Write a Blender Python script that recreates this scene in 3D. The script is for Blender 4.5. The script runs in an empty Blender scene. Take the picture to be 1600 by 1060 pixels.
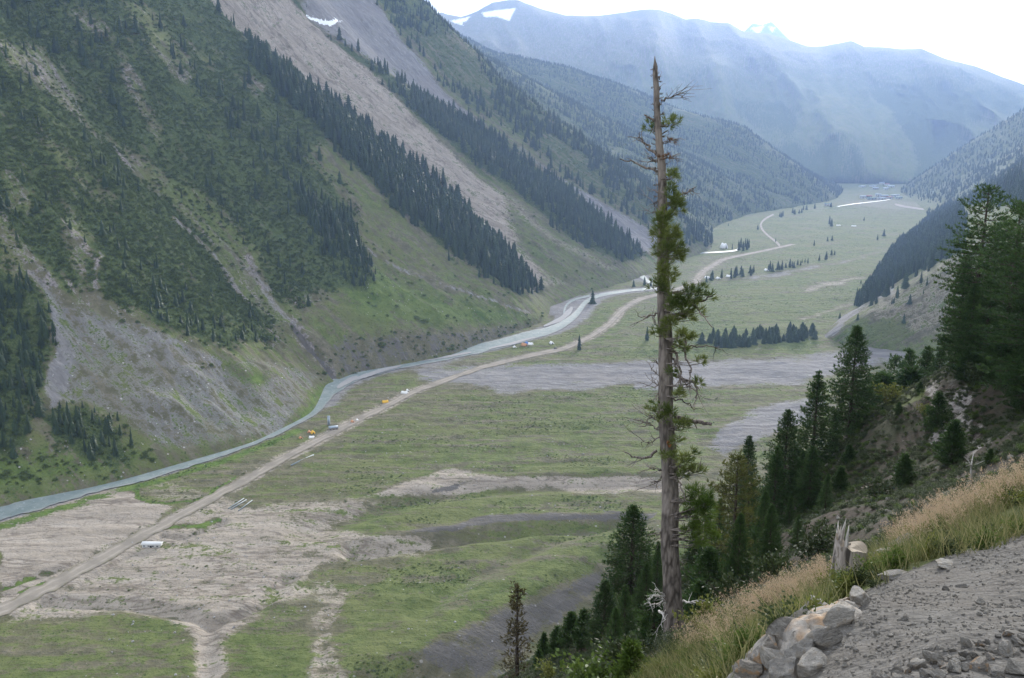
import bpy, bmesh, math, random
import numpy as np
from mathutils import Vector, Matrix
from mathutils.bvhtree import BVHTree

# ------------------------------------------------------------------ camera, sky, sun, exposure
sc = bpy.context.scene
R = math.radians
CAM_H, PITCH, FPX = 260.0, R(12.7), 1400.0          # eye height above the valley floor, pitch down, focal length for a 1600 px wide frame
SP, CP = math.sin(PITCH), math.cos(PITCH)
cam_d = bpy.data.cameras.new('camera'); cam = bpy.data.objects.new('camera', cam_d)
sc.collection.objects.link(cam)
cam.location = (0, 0, CAM_H); cam.rotation_euler = (R(90) - PITCH, 0, 0)
cam_d.sensor_width = 36; cam_d.lens = 36 * FPX / 1600; cam_d.clip_start = .2; cam_d.clip_end = 60000
sc.camera = cam

SUN_AZ, SUN_EL = R(19.5), R(14)                      # azimuth to the right of the view axis
world = bpy.data.worlds.new('World'); sc.world = world; world.use_nodes = True
wt = world.node_tree; wt.nodes.clear()
w_out = wt.nodes.new('ShaderNodeOutputWorld'); w_bg = wt.nodes.new('ShaderNodeBackground')
w_sky = wt.nodes.new('ShaderNodeTexSky'); w_sky.sky_type = 'NISHITA'; w_sky.sun_disc = False
w_sky.sun_elevation = SUN_EL; w_sky.sun_rotation = SUN_AZ; w_sky.altitude = 2800; w_sky.air_density = 1; w_sky.dust_density = 1.5
w_no = wt.nodes.new('ShaderNodeTexNoise'); w_no.inputs['Scale'].default_value = 2.2; w_no.inputs['Detail'].default_value = 6
w_tc = wt.nodes.new('ShaderNodeTexCoord'); w_mp = wt.nodes.new('ShaderNodeMapping'); w_mp.inputs['Scale'].default_value = (1, 1, 3)
w_rp = wt.nodes.new('ShaderNodeMapRange'); w_rp.inputs['From Min'].default_value = .35; w_rp.inputs['From Max'].default_value = .65
w_rp.inputs['To Min'].default_value = .6; w_rp.inputs['To Max'].default_value = .95
w_mx = wt.nodes.new('ShaderNodeMix'); w_mx.data_type = 'RGBA'; w_mx.inputs[7].default_value = (8.2, 8.6, 9.2, 1)   # thin high cloud
wt.links.new(w_tc.outputs['Generated'], w_mp.inputs[0]); wt.links.new(w_mp.outputs[0], w_no.inputs['Vector'])
wt.links.new(w_no.outputs[0], w_rp.inputs[0]); wt.links.new(w_rp.outputs[0], w_mx.inputs[0])
wt.links.new(w_sky.outputs[0], w_mx.inputs[6]); wt.links.new(w_mx.outputs[2], w_bg.inputs[0])
w_bg.inputs[1].default_value = .10
wt.links.new(w_bg.outputs[0], w_out.inputs[0])

sun_d = bpy.data.lights.new('sun', 'SUN'); sun = bpy.data.objects.new('sun', sun_d); sc.collection.objects.link(sun)
sun_d.energy = 3.0; sun_d.angle = R(12); sun_d.color = (1, .95, .87)
sdir = Vector((math.sin(SUN_AZ) * math.cos(SUN_EL), math.cos(SUN_AZ) * math.cos(SUN_EL), math.sin(SUN_EL)))
sun.rotation_euler = sdir.to_track_quat('Z', 'Y').to_euler()

sc.view_settings.view_transform = 'Standard'; sc.view_settings.look = 'None'
sc.view_settings.exposure = 1.03; sc.view_settings.gamma = 1
HAZE_DENSITY, HAZE_G = 4.8e-5, .5
cy = sc.cycles if hasattr(sc, 'cycles') else None
if cy:
    cy.max_bounces = 5; cy.diffuse_bounces = 2; cy.glossy_bounces = 2; cy.transmission_bounces = 2; cy.volume_bounces = 1; cy.transparent_max_bounces = 6
    cy.use_denoising = True

rnd = random.Random(7); rs = np.random.RandomState(11)

# ------------------------------------------------------------------ projection helpers
CAMP = np.array([0, 0, CAM_H])
def ray(px, py):
    x = (np.asarray(px, float) - 800) / FPX; y = (530 - np.asarray(py, float)) / FPX
    return np.stack([x, CP + y * SP, -SP + y * CP], -1)
def proj(p):
    r = p - CAMP
    zc = np.maximum(r[..., 1] * CP - r[..., 2] * SP, .01); yc = r[..., 1] * SP + r[..., 2] * CP
    return 800 + FPX * r[..., 0] / zc, 530 - FPX * yc / zc, zc
def floor_pt(px, py):
    d = ray(px, py); return CAMP + d * (-CAM_H / d[2])
def at(px, py, dc): return CAMP + ray(px, py) * dc

# ------------------------------------------------------------------ noise and masks
_tab = np.random.RandomState(3).rand(65536)
def vnoise(x, y, seed=0):
    xi = np.floor(x).astype(np.int64); yi = np.floor(y).astype(np.int64)
    fx = x - xi; fy = y - yi; fx = fx * fx * (3 - 2 * fx); fy = fy * fy * (3 - 2 * fy)
    def h(a, b): return _tab[((a * 73856093) ^ (b * 19349663) ^ (seed * 83492791)) & 65535]
    return (h(xi, yi) * (1 - fx) + h(xi + 1, yi) * fx) * (1 - fy) + (h(xi, yi + 1) * (1 - fx) + h(xi + 1, yi + 1) * fx) * fy
def fbm(x, y, oct=4, seed=0, ridged=False):
    s = 0; a = .5; n = 0
    for o in range(oct):
        v = vnoise(x, y, seed + o * 17)
        if ridged: v = 1 - np.abs(2 * v - 1)
        s = s + a * v; n += a; a *= .5; x = x * 2.03 + 11.3; y = y * 2.03 + 5.7
    return s / n
def sstep(a, b, x):
    t = np.clip((x - a) / (b - a), 0, 1); return t * t * (3 - 2 * t)
def poly_sd(px, py, poly):
    poly = np.asarray(poly, float); n = len(poly); d = np.full(np.shape(px), 1e9); ins = np.zeros(np.shape(px), bool)
    for i in range(n):
        x0, y0 = poly[i]; x1, y1 = poly[(i + 1) % n]; ex, ey = x1 - x0, y1 - y0
        t = np.clip(((px - x0) * ex + (py - y0) * ey) / (ex * ex + ey * ey + 1e-9), 0, 1)
        d = np.minimum(d, np.hypot(px - x0 - t * ex, py - y0 - t * ey))
        if y0 != y1:
            c = (y0 > py) != (y1 > py); ins ^= c & (px < (x1 - x0) * (py - y0) / (y1 - y0) + x0)
    return np.where(ins, d, -d)
def pm(px, py, poly, f=5): return np.clip(.5 + poly_sd(px, py, poly) / (2 * f), 0, 1)
def line_d(px, py, pts):
    d = np.full(np.shape(px), 1e9)
    for (x0, y0), (x1, y1) in zip(pts[:-1], pts[1:]):
        ex, ey = x1 - x0, y1 - y0
        t = np.clip(((px - x0) * ex + (py - y0) * ey) / (ex * ex + ey * ey + 1e-9), 0, 1)
        d = np.minimum(d, np.hypot(px - x0 - t * ex, py - y0 - t * ey))
    return d
def warped_px(Pt, a1=14, s1=60, a2=4, s2=13):
    q = Pt.copy(); x, y = Pt[..., 0] + Pt[..., 2] * .7, Pt[..., 1]
    for k in range(2):
        q[..., k] += (fbm(x / s1, y / s1, 2, 31 + k) - .5) * 2 * a1 + (fbm(x / s2, y / s2, 2, 51 + k) - .5) * 2 * a2
    q[..., 2] += (fbm(x / s1, y / s1, 2, 71) - .5) * a1
    return proj(q)[:2]

# ------------------------------------------------------------------ mesh and object helpers
def link(o, parent=None):
    sc.collection.objects.link(o)
    if parent is not None: o.parent = parent
    return o
def mesh_np(name, V, faces, mat=None, smooth=False):
    """faces: list of (n,k) int arrays"""
    m = bpy.data.meshes.new(name); V = np.asarray(V, np.float32).reshape(-1, 3)
    m.vertices.add(len(V)); m.vertices.foreach_set('co', V.ravel())
    faces = [np.asarray(f, np.int32) for f in faces if len(f)]
    lv = np.concatenate([f.ravel() for f in faces]); cnt = np.concatenate([np.full(len(f), f.shape[1], np.int32) for f in faces])
    st = np.concatenate([[0], np.cumsum(cnt)[:-1]]).astype(np.int32)
    m.loops.add(len(lv)); m.loops.foreach_set('vertex_index', lv)
    m.polygons.add(len(cnt)); m.polygons.foreach_set('loop_start', st)
    if smooth: m.polygons.foreach_set('use_smooth', np.ones(len(cnt), bool))
    m.update(calc_edges=True); m.validate()
    if mat:
        for mm in (mat if isinstance(mat, (list, tuple)) else [mat]): m.materials.append(mm)
    return m
def attr(m, name, v):
    v = np.asarray(v, np.float32)
    if v.ndim > 1 and v.shape[-1] == 3:
        a = m.attributes.new(name, 'FLOAT_VECTOR', 'POINT'); a.data.foreach_set('vector', v.reshape(-1))
    else:
        a = m.attributes.new(name, 'FLOAT', 'POINT'); a.data.foreach_set('value', v.reshape(-1))
def grid_faces(nu, nv):
    i = np.arange(nu * nv).reshape(nu, nv)
    return np.stack([i[:-1, :-1], i[:-1, 1:], i[1:, 1:], i[1:, :-1]], -1).reshape(-1, 4)
def obj(name, mesh, parent=None, loc=None):
    o = bpy.data.objects.new(name, mesh); link(o, parent)
    if loc is not None: o.location = loc
    return o
def tag(o, label=None, cat=None, group=None, kind=None):
    if label: o['label'] = label
    if cat: o['category'] = cat
    if group: o['group'] = group
    if kind: o['kind'] = kind
    return o
def empty(name, loc=(0, 0, 0), rz=0):
    o = bpy.data.objects.new(name, None); link(o); o.location = loc; o.rotation_euler = (0, 0, rz); o.empty_display_size = .2; return o

class MB:
    """collects plain shapes into one mesh"""
    def __init__(s): s.v = []; s.f = []; s.n = 0
    def add(s, V, Fs):
        V = np.asarray(V, float).reshape(-1, 3); s.v.append(V)
        for f in Fs: s.f.append(np.asarray(f, int) + s.n)
        s.n += len(V); return s
    def box(s, x0, x1, y0, y1, z0, z1):
        V = [(x0, y0, z0), (x1, y0, z0), (x1, y1, z0), (x0, y1, z0), (x0, y0, z1), (x1, y0, z1), (x1, y1, z1), (x0, y1, z1)]
        return s.add(V, [[(0, 3, 2, 1), (4, 5, 6, 7), (0, 1, 5, 4), (1, 2, 6, 5), (2, 3, 7, 6), (3, 0, 4, 7)]])
    def tube(s, pts, rad, n=7, cap=True):
        pts = np.asarray(pts, float); rad = np.broadcast_to(np.asarray(rad, float), (len(pts),))
        t = np.gradient(pts, axis=0); t /= np.linalg.norm(t, axis=1)[:, None] + 1e-9
        ref = np.array([0, 0, 1.]) if abs(t[0][2]) < .85 else np.array([1., 0, 0])
        a = np.cross(t, ref); a /= np.linalg.norm(a, axis=1)[:, None] + 1e-9; b = np.cross(t, a)
        th = np.arange(n) * 2 * math.pi / n
        V = pts[:, None] + rad[:, None, None] * (np.cos(th)[None, :, None] * a[:, None] + np.sin(th)[None, :, None] * b[:, None])
        k = len(pts); i = np.arange(k * n).reshape(k, n); j = np.roll(i, -1, 1)
        fs = [np.stack([i[:-1], j[:-1], j[1:], i[1:]], -1).reshape(-1, 4)]
        if cap: fs += [i[-1][None, :], i[0][None, ::-1]]
        return s.add(V, fs)
    def mesh(s, name, mat, smooth=False):
        by = {}
        for f in s.f: by.setdefault(f.shape[1], []).append(f)
        return mesh_np(name, np.concatenate(s.v), [np.concatenate(x) for x in by.values()], mat, smooth)
    def build(s, name, mat, parent=None, smooth=False, loc=None): return obj(name, s.mesh(name, mat, smooth), parent, loc)

# ------------------------------------------------------------------ materials
class NT:
    def __init__(s, name):
        s.m = bpy.data.materials.new(name); s.m.use_nodes = True; s.t = s.m.node_tree; s.t.nodes.clear()
        s.out = s.t.nodes.new('ShaderNodeOutputMaterial')
    def put(s, sock, v):
        if v is None: return
        if isinstance(v, bpy.types.NodeSocket): s.t.links.new(v, sock)
        elif isinstance(v, (tuple, list)) and len(v) == 3 and sock.type == 'RGBA': sock.default_value = (*v, 1)
        else: sock.default_value = v
    def node(s, typ, **kw):
        n = s.t.nodes.new(typ)
        for k, v in kw.items(): setattr(n, k, v)
        return n
    def pos(s): return s.node('ShaderNodeTexCoord').outputs['Object']
    def attr(s, name, vec=False): return s.node('ShaderNodeAttribute', attribute_name=name).outputs['Vector' if vec else 'Fac']
    def map(s, v, scale=(1, 1, 1), rot=(0, 0, 0)):
        n = s.node('ShaderNodeMapping'); s.put(n.inputs[0], v); n.inputs['Scale'].default_value = scale; n.inputs['Rotation'].default_value = rot; return n.outputs[0]
    def noise(s, v, scale, det=3, rough=.55):
        n = s.node('ShaderNodeTexNoise'); s.put(n.inputs['Vector'], v); n.inputs['Scale'].default_value = scale; n.inputs['Detail'].default_value = det; n.inputs['Roughness'].default_value = rough; return n.outputs[0]
    def voro(s, v, scale, feat='F1', out='Distance'):
        n = s.node('ShaderNodeTexVoronoi', feature=feat); s.put(n.inputs['Vector'], v); n.inputs['Scale'].default_value = scale; return n.outputs[out]
    def math(s, op, a, b=0.0, c=None):
        n = s.node('ShaderNodeMath', operation=op); s.put(n.inputs[0], a); s.put(n.inputs[1], b)
        if c is not None: s.put(n.inputs[2], c)
        return n.outputs[0]
    def rng(s, v, a, b, c=0., d=1., smooth=True):
        n = s.node('ShaderNodeMapRange', interpolation_type='SMOOTHSTEP' if smooth else 'LINEAR')
        for i, x in enumerate((v, a, b, c, d)): s.put(n.inputs[i], x)
        return n.outputs[0]
    def mix(s, f, a, b, mode='MIX'):
        n = s.node('ShaderNodeMix', data_type='RGBA', blend_type=mode); s.put(n.inputs[0], f); s.put(n.inputs[6], a); s.put(n.inputs[7], b); return n.outputs[2]
    def rand(s): return s.node('ShaderNodeObjectInfo').outputs['Random']
    def bump(s, h, dist, strength=1.):
        n = s.node('ShaderNodeBump'); s.put(n.inputs['Height'], h); n.inputs['Distance'].default_value = dist; n.inputs['Strength'].default_value = strength; return n.outputs[0]
    def bsdf(s, col, rough=.9, normal=None, spec=.2, metal=0, trans=None):
        n = s.node('ShaderNodeBsdfPrincipled'); s.put(n.inputs['Base Color'], col); s.put(n.inputs['Roughness'], rough)
        s.put(n.inputs['Specular IOR Level'], spec); s.put(n.inputs['Metallic'], metal); s.put(n.inputs['Normal'], normal)
        o = n.outputs[0]
        if trans:
            t = s.node('ShaderNodeBsdfTranslucent'); s.put(t.inputs[0], col); x = s.node('ShaderNodeMixShader'); x.inputs[0].default_value = trans
            s.t.links.new(o, x.inputs[1]); s.t.links.new(t.outputs[0], x.inputs[2]); o = x.outputs[0]
        s.t.links.new(o, s.out.inputs[0]); return s.m

def mat_terrain():
    s = NT('mountain_ground'); p = s.pos(); sv = s.attr('sv', True)
    nA = s.noise(p, .012, 4); nB = s.noise(p, .09, 5, .65); nC = s.noise(p, .5, 4, .7)
    stk = s.noise(s.map(sv, (.09, .012, 1)), 1.0, 5, .65)
    fine = s.noise(s.map(sv, (.3, .05, 1)), 1.0, 3, .6)
    brk = s.math('MULTIPLY_ADD', stk, .40, s.math('MULTIPLY_ADD', nB, .33, s.math('MULTIPLY', nC, .27)))
    def m(name, k=.55, nn=None, w=.16):
        a = s.attr(name); x = s.math('MULTIPLY_ADD', s.math('SUBTRACT', brk if nn is None else nn, .5), k * 8.0, a)
        return s.math('MULTIPLY', s.rng(x, .5 - w, .5 + w), s.rng(a, .02, .12))
    base = s.mix(s.rng(nB, .35, .65), (.105, .10, .062), (.185, .165, .115))
    base = s.mix(s.rng(stk, .35, .7), base, (.13, .13, .06))
    tan = s.mix(s.rng(stk, .3, .7), (.26, .225, .18), (.40, .35, .29)); tan = s.mix(s.rng(nC, .55, .75), tan, (.18, .155, .125))
    rl = s.noise(s.map(sv, (.035, .009, 1)), 1.0, 4, .6); rill = s.math('SUBTRACT', 1.0, s.rng(s.math('ABSOLUTE', s.math('SUBTRACT', rl, .5)), .0, .022))
    rl2 = s.noise(s.map(sv, (.08, .03, 1)), 1.3, 4, .6); rill = s.math('MAXIMUM', rill, s.math('MULTIPLY', .7, s.math('SUBTRACT', 1.0, s.rng(s.math('ABSOLUTE', s.math('SUBTRACT', rl2, .47)), .0, .02))))
    tan = s.mix(s.math('MULTIPLY', rill, .6), tan, (.12, .095, .072))
    c = s.mix(m('tan', .55), base, tan)
    grav = s.mix(s.rng(stk, .32, .68), (.155, .15, .15), (.255, .245, .235)); grav = s.mix(s.rng(fine, .5, .72), grav, (.31, .295, .28))
    grav = s.mix(s.rng(nC, .56, .72), grav, (.15, .145, .14)); grav = s.mix(s.math('MULTIPLY', rill, .5), grav, (.14, .135, .13)); grav = s.mix(s.rng(nA, .45, .7, 0., .5), grav, (.22, .20, .185))
    c = s.mix(m('grav', .55), c, grav)
    rock = s.mix(s.rng(nB, .35, .65), (.16, .14, .135), (.29, .255, .24)); rock = s.mix(s.rng(nC, .45, .65), rock, (.085, .08, .075))
    c = s.mix(m('rock', .8, nB, .12), c, rock)
    g = s.mix(s.rng(nB, .3, .7), (.068, .098, .028), (.14, .165, .058)); g = s.mix(s.rng(nA, .4, .65), g, (.135, .15, .058))
    g = s.mix(s.rng(s.attr('lush'), .3, .7), g, s.mix(s.rng(nB, .3, .7), (.065, .115, .022), (.13, .185, .045)))
    g = s.mix(s.rng(nC, .56, .7), g, (.036, .055, .018))
    c = s.mix(m('veg', .75, None, .18), c, g)
    dk = s.mix(nB, (.095, .088, .078), (.15, .138, .124)); dk = s.mix(s.rng(fine, .55, .75), dk, (.20, .19, .175))
    c = s.mix(m('dark', .5), c, dk)
    ff = s.mix(s.rng(nC, .4, .62), (.044, .066, .022), (.094, .118, .042))
    c = s.mix(m('wood', .6), c, ff)
    vs = s.node('ShaderNodeTexVoronoi'); s.put(vs.inputs['Vector'], p); vs.inputs['Scale'].default_value = .22
    sep = s.node('ShaderNodeSeparateColor'); s.put(sep.inputs[0], vs.outputs['Color'])
    st = s.math('MULTIPLY', s.math('GREATER_THAN', sep.outputs[0], .82), s.math('LESS_THAN', vs.outputs['Distance'], s.math('MULTIPLY', sep.outputs[1], .22)))
    st = s.math('MULTIPLY', st, s.rng(s.attr('stones'), .1, .9))
    c = s.mix(st, c, (.40, .38, .36))
    c = s.mix(m('snow', .3, nB, .08), c, (.86, .88, .90))
    h = s.math('MULTIPLY_ADD', nC, .6, s.math('MULTIPLY_ADD', nB, 3.0, s.math('MULTIPLY', stk, 2.0)))
    return s.bsdf(c, .95, s.bump(h, 1.4, .9), .1)
def mat_water():
    s = NT('glacial_water'); p = s.pos(); n = s.noise(p, .35, 4, .7); f = s.noise(p, .09, 4, .7)
    c = s.mix(s.rng(f, .35, .7), (.165, .205, .195), (.24, .27, .255)); c = s.mix(s.rng(n, .60, .70), c, (.42, .46, .45)); c = s.mix(s.math('MULTIPLY', s.rng(s.math('ABSOLUTE', s.attr('across')), .7, 1.), s.rng(f, .3, .6)), c, (.26, .26, .24))
    return s.bsdf(c, .6, s.bump(n, .6, .8), .2)
def mat_road():
    s = NT('dirt_track'); p = s.pos(); n = s.noise(p, .25, 5, .7); n2 = s.noise(p, .05, 3)
    ac = s.attr('across'); rut = s.rng(s.math('ABSOLUTE', s.math('SUBTRACT', s.math('ABSOLUTE', ac), .45)), .0, .22)
    c = s.mix(n, (.2, .175, .14), (.34, .30, .25)); c = s.mix(s.math('MULTIPLY', s.math('SUBTRACT', 1.0, rut), .45), c, (.40, .36, .30)); c = s.mix(s.rng(n2, .45, .65), c, (.22, .195, .16)); c = s.mix(s.math('MULTIPLY', s.rng(s.math('ABSOLUTE', ac), .6, 1.), s.rng(n, .4, .6)), c, (.16, .15, .09))
    return s.bsdf(c, .95, s.bump(n, .3, .6), .1)
def mat_hill():
    s = NT('hillside_ground'); p = s.pos()
    n1 = s.noise(p, .25, 5, .65); n2 = s.noise(p, 1.6, 5, .7); n3 = s.noise(p, 9, 5, .75); v = s.voro(p, 14); v2 = s.voro(p, 34)
    soil = s.mix(s.rng(n2, .35, .65), (.024, .019, .013), (.052, .04, .028)); soil = s.mix(s.rng(n1, .42, .6), soil, (.026, .03, .012)); soil = s.mix(s.rng(n3, .6, .74), soil, (.085, .07, .055))
    gr = s.mix(s.rng(n3, .3, .7), (.07, .066, .06), (.14, .131, .118)); gr = s.mix(s.rng(n2, .4, .65), gr, (.10, .09, .078))
    sp_ = s.node('ShaderNodeTexVoronoi'); s.put(sp_.inputs['Vector'], p); sp_.inputs['Scale'].default_value = 30
    gr = s.mix(s.rng(sp_.outputs['Distance'], .12, .3, .7, 0.), gr, s.mix(sp_.outputs['Color'], (.10, .096, .09), (.25, .24, .225)))
    a = s.attr('gravel'); k = s.rng(s.math('MULTIPLY_ADD', s.math('SUBTRACT', n2, .5), .5, a), .4, .6)
    c = s.mix(k, soil, gr)
    rk = s.mix(s.rng(n2, .4, .6), (.15, .13, .115), (.29, .265, .24)); rk = s.mix(s.rng(n3, .5, .7), rk, (.07, .06, .055))
    c = s.mix(s.rng(s.math('MULTIPLY_ADD', s.math('SUBTRACT', n1, .5), 1.4, s.attr('crag')), .45, .6), c, rk)
    gg = s.mix(n3, (.05, .07, .018), (.12, .13, .045)); c = s.mix(s.rng(s.math('MULTIPLY_ADD', s.math('SUBTRACT', n2, .5), .6, s.attr('turf')), .4, .6), c, gg)
    h = s.math('MULTIPLY_ADD', v, -.02, s.math('MULTIPLY_ADD', n3, .03, s.math('MULTIPLY', n2, .12)))
    return s.bsdf(c, .92, s.bump(h, 1.0, .8), .15)
def mat_needles(name, a, b, hue=0.3, trans=.25, scale=1.2):
    s = NT(name); p = s.pos(); n = s.noise(p, scale, 3); c = s.mix(s.rng(n, .3, .7), a, b)
    c = s.mix(s.math('MULTIPLY', s.rand(), hue), c, tuple(x * .55 for x in a)); c = s.mix(s.rng(s.noise(p, 9, 2), .6, .75, 0., .5), c, tuple(min(1, x * 1.5) for x in b))
    return s.bsdf(c, .6, None, .25, trans=trans)
def mat_bark(name, a, b, sc_=3.0, d=.05):
    s = NT(name); p = s.pos(); q = s.map(p, (1, 1, .28)); n = s.noise(q, sc_ * 2, 6, .7); v = s.voro(q, sc_ * 3); big = s.noise(p, sc_ * .25, 3)
    c = s.mix(s.rng(n, .3, .7), a, b); c = s.mix(s.rng(v, .4, .8, 0., .8), c, tuple(x * .4 for x in a)); c = s.mix(s.rng(big, .45, .65, 0., .6), c, tuple(x * 1.2 for x in b)); c = s.mix(s.rng(s.noise(s.map(p, (1, 1, .4)), sc_ * .5, 4, .7), .56, .66, 0., .7), c, tuple(x * .6 for x in b))
    return s.bsdf(c, .9, s.bump(s.math('SUBTRACT', n, v), d, .9), .15)
def mat_fibre(name, a, b):
    s = NT(name); p = s.pos(); n = s.noise(s.map(p, (1, 1, .06)), 26, 4, .7); n2 = s.noise(s.map(p, (1, 1, .12)), 9, 3, .6)
    c = s.mix(s.rng(n, .3, .7), a, b); c = s.mix(s.rng(n2, .56, .66), c, tuple(x * .3 for x in a)); return s.bsdf(c, .9, s.bump(n, .02, .9), .15)
def mat_plain(name, col, rough=.7, var=.25, sc_=3., spec=.2, metal=0):
    s = NT(name); p = s.pos(); n = s.noise(p, sc_, 4, .65)
    c = s.mix(n, tuple(x * (1 - var) for x in col), tuple(min(1, x * (1 + var)) for x in col))
    return s.bsdf(c, rough, s.bump(n, .02, .4), spec, metal)
def mat_blade(name, a, b, trans=.35):
    s = NT(name); t = s.attr('tint'); c = s.mix(t, a, b); return s.bsdf(c, .6, None, .2, trans=trans)
def mat_rock(name, a, b, spot=None, sc_=3.):
    s = NT(name); p = s.pos(); n = s.noise(p, sc_, 6, .7); n2 = s.noise(p, sc_ * 6, 4, .7); w = s.noise(s.map(p, (1, 1, 4), (.5, .3, 0)), sc_ * .8, 4)
    c = s.mix(s.rng(n, .3, .7), a, b); c = s.mix(s.rng(w, .5, .62, 0., .6), c, tuple(x * 1.35 for x in b)); c = s.mix(s.rng(n2, .56, .72), c, tuple(x * .45 for x in a))
    c = s.mix(s.math('MULTIPLY', s.rand(), .35), c, tuple(x * .7 for x in a))
    if spot: c = s.mix(s.rng(s.noise(p, sc_ * .9, 3), .5, .62, 0., .8), c, spot)
    return s.bsdf(c, .85, s.bump(s.math('MULTIPLY_ADD', n2, .3, n), .06, .9), .25)

M = dict(bar=mat_plain('bar_gravel', (.33, .32, .31), .95, .3, .4, .1), terrain=mat_terrain(), water=mat_water(), road=mat_road(), hill=mat_hill(),
    far_needles=mat_needles('spruce_foliage', (.02, .042, .016), (.05, .08, .028), .6, 0, .05),
    shrub_leaf=mat_needles('shrub_foliage', (.095, .14, .045), (.165, .205, .075), .25, .35, .3),
    needles=mat_needles('pine_needles', (.024, .055, .014), (.066, .115, .03), .3, .3),
    bright=mat_needles('fresh_pine_needles', (.045, .085, .012), (.11, .165, .028), .2, .35),
    olive=mat_needles('olive_pine_needles', (.055, .07, .016), (.115, .12, .03), .2, .3),
    main_needles=mat_needles('old_pine_needles', (.05, .08, .018), (.15, .18, .045), .0, .35, .8),
    rusty=mat_needles('dead_needles', (.12, .07, .04), (.2, .11, .06), .2, .2),
    browning=mat_needles('browning_needles', (.055, .05, .02), (.11, .09, .035), .2, .2),
    leaf=mat_needles('broad_leaves', (.05, .09, .015), (.12, .17, .035), .4, .3, 2.),
    yleaf=mat_needles('yellow_green_leaves', (.10, .12, .025), (.19, .2, .05), .4, .3, 2.),
    bark=mat_bark('dark_bark', (.05, .04, .033), (.10, .08, .065)),
    main_bark=mat_bark('old_pine_bark', (.085, .072, .062), (.19, .165, .145), 2.6, .06),
    dead_wood=mat_bark('weathered_twigs', (.10, .085, .075), (.21, .18, .16), 5, .02),
    white_wood=mat_bark('bleached_wood', (.36, .34, .31), (.55, .52, .48), 5, .02),
    stump_wood=mat_fibre('stump_wood', (.19, .165, .145), (.36, .32, .285)),
    cut_wood=mat_plain('cut_wood', (.30, .25, .19), .8, .25, 9),
    scar=mat_plain('torn_wood', (.22, .095, .04), .8, .4, 8))

# ------------------------------------------------------------------ mountain walls: lofted from ribs that run up the fall line
def gsmooth(A, k, axis=0):
    w = np.exp(-.5 * (np.arange(-3 * k, 3 * k + 1) / k) ** 2); w /= w.sum()
    pad = [(0, 0)] * A.ndim; pad[axis] = (3 * k, 3 * k); B = np.pad(A, pad, mode='edge')
    return np.apply_along_axis(lambda m: np.convolve(m, w, 'valid'), axis, B)
def rib_px(foot, h, pts, S):
    f = floor_pt(*foot); h = np.array(h) / np.hypot(*h); n = np.array([h[1], -h[0], 0]); s = [0.]; z = [0.]
    for p in pts:
        d = ray(*p); t = n @ (f - CAMP) / (n @ d); q = CAMP + d * t; s.append((q - f)[:2] @ h); z.append(q[2])
    k = (z[-1] - z[-3]) / (s[-1] - s[-3])
    if S > s[-1]: z.append(z[-1] + k * .9 * (S - s[-1])); s.append(S)
    return f, h, np.array(s), np.array(z)
def rib_fn(foot, h, sz, S):
    f = floor_pt(*foot) if len(foot) == 2 else np.array(foot, float); h = np.array(h) / np.hypot(*h)
    s, z = map(list, zip(*sz)); k = (z[-1] - z[-2]) / (s[-1] - s[-2])
    if S > s[-1]: z.append(z[-1] + k * (S - s[-1])); s.append(S)
    return f, h, np.array(s, float), np.array(z, float)
def rib_between(foot, h, a, b, dip, lim, S):
    s = np.linspace(0, S, 40); z = .5 * (np.interp(s / S * a[2][-1], a[2], a[3]) + np.interp(s / S * b[2][-1], b[2], b[3]))
    return np.array([foot[0], foot[1], 0.]), np.array(h) / np.hypot(*h), s, z - np.minimum(dip * s, lim)
def loft(ribs, counts, nu, sm=3, upow=1.15):
    u = np.linspace(0, 1, nu) ** upow; rows = []; vm = []
    cur = []
    for f, h, s, z in ribs:
        S = u * s[-1]; zz = np.interp(S, s, z)
        cur.append(np.stack([f[0] + h[0] * S, f[1] + h[1] * S, zz], -1))
    for k, c in enumerate(counts):
        t = np.linspace(0, 1, c, endpoint=(k == len(counts) - 1))[:, None, None]
        rows.append(cur[k][None] * (1 - t) + cur[k + 1][None] * t)
    G = np.concatenate(rows); G = gsmooth(G, sm, 0); G = gsmooth(G, 3, 1)
    dv = np.linalg.norm(np.diff(G, axis=0, prepend=G[:1]), axis=-1); du = np.linalg.norm(np.diff(G, axis=1, prepend=G[:, :1]), axis=-1)
    V = np.cumsum(dv.mean(1))[:, None] + 0 * du; U = np.cumsum(du, 1)
    return G, V, U
FACE = [(0, 0), (40, 18), (120, 72), (260, 180), (420, 312), (800, 620)]
CONE = [(0, 0), (60, 30), (160, 96), (250, 165), (420, 310), (800, 620)]
APRON = [(0, 0), (28, 26), (110, 74), (200, 135), (330, 245), (460, 350), (800, 630)]
R1 = rib_px((866, 478), (-.9, .43), [(800, 424), (700, 330), (600, 244), (500, 168), (400, 103), (330, 34), (290, -16), (200, -110)], 820)
R2 = rib_px((1005, 434), (-.92, .38), [(960, 398), (900, 350), (800, 276), (700, 198), (620, 130), (560, 72), (500, 12), (430, -70)], 900)
R3 = rib_px((1115, 390), (-.93, .36), [(1050, 330), (950, 245), (850, 172), (780, 118), (740, 74), (690, 24), (650, -16)], 950)
R4 = rib_px((1310, 312), (-.85, .5), [(1230, 246), (1160, 190), (1060, 164), (960, 124), (870, 94), (760, 78), (700, 44)], 2100)
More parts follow.
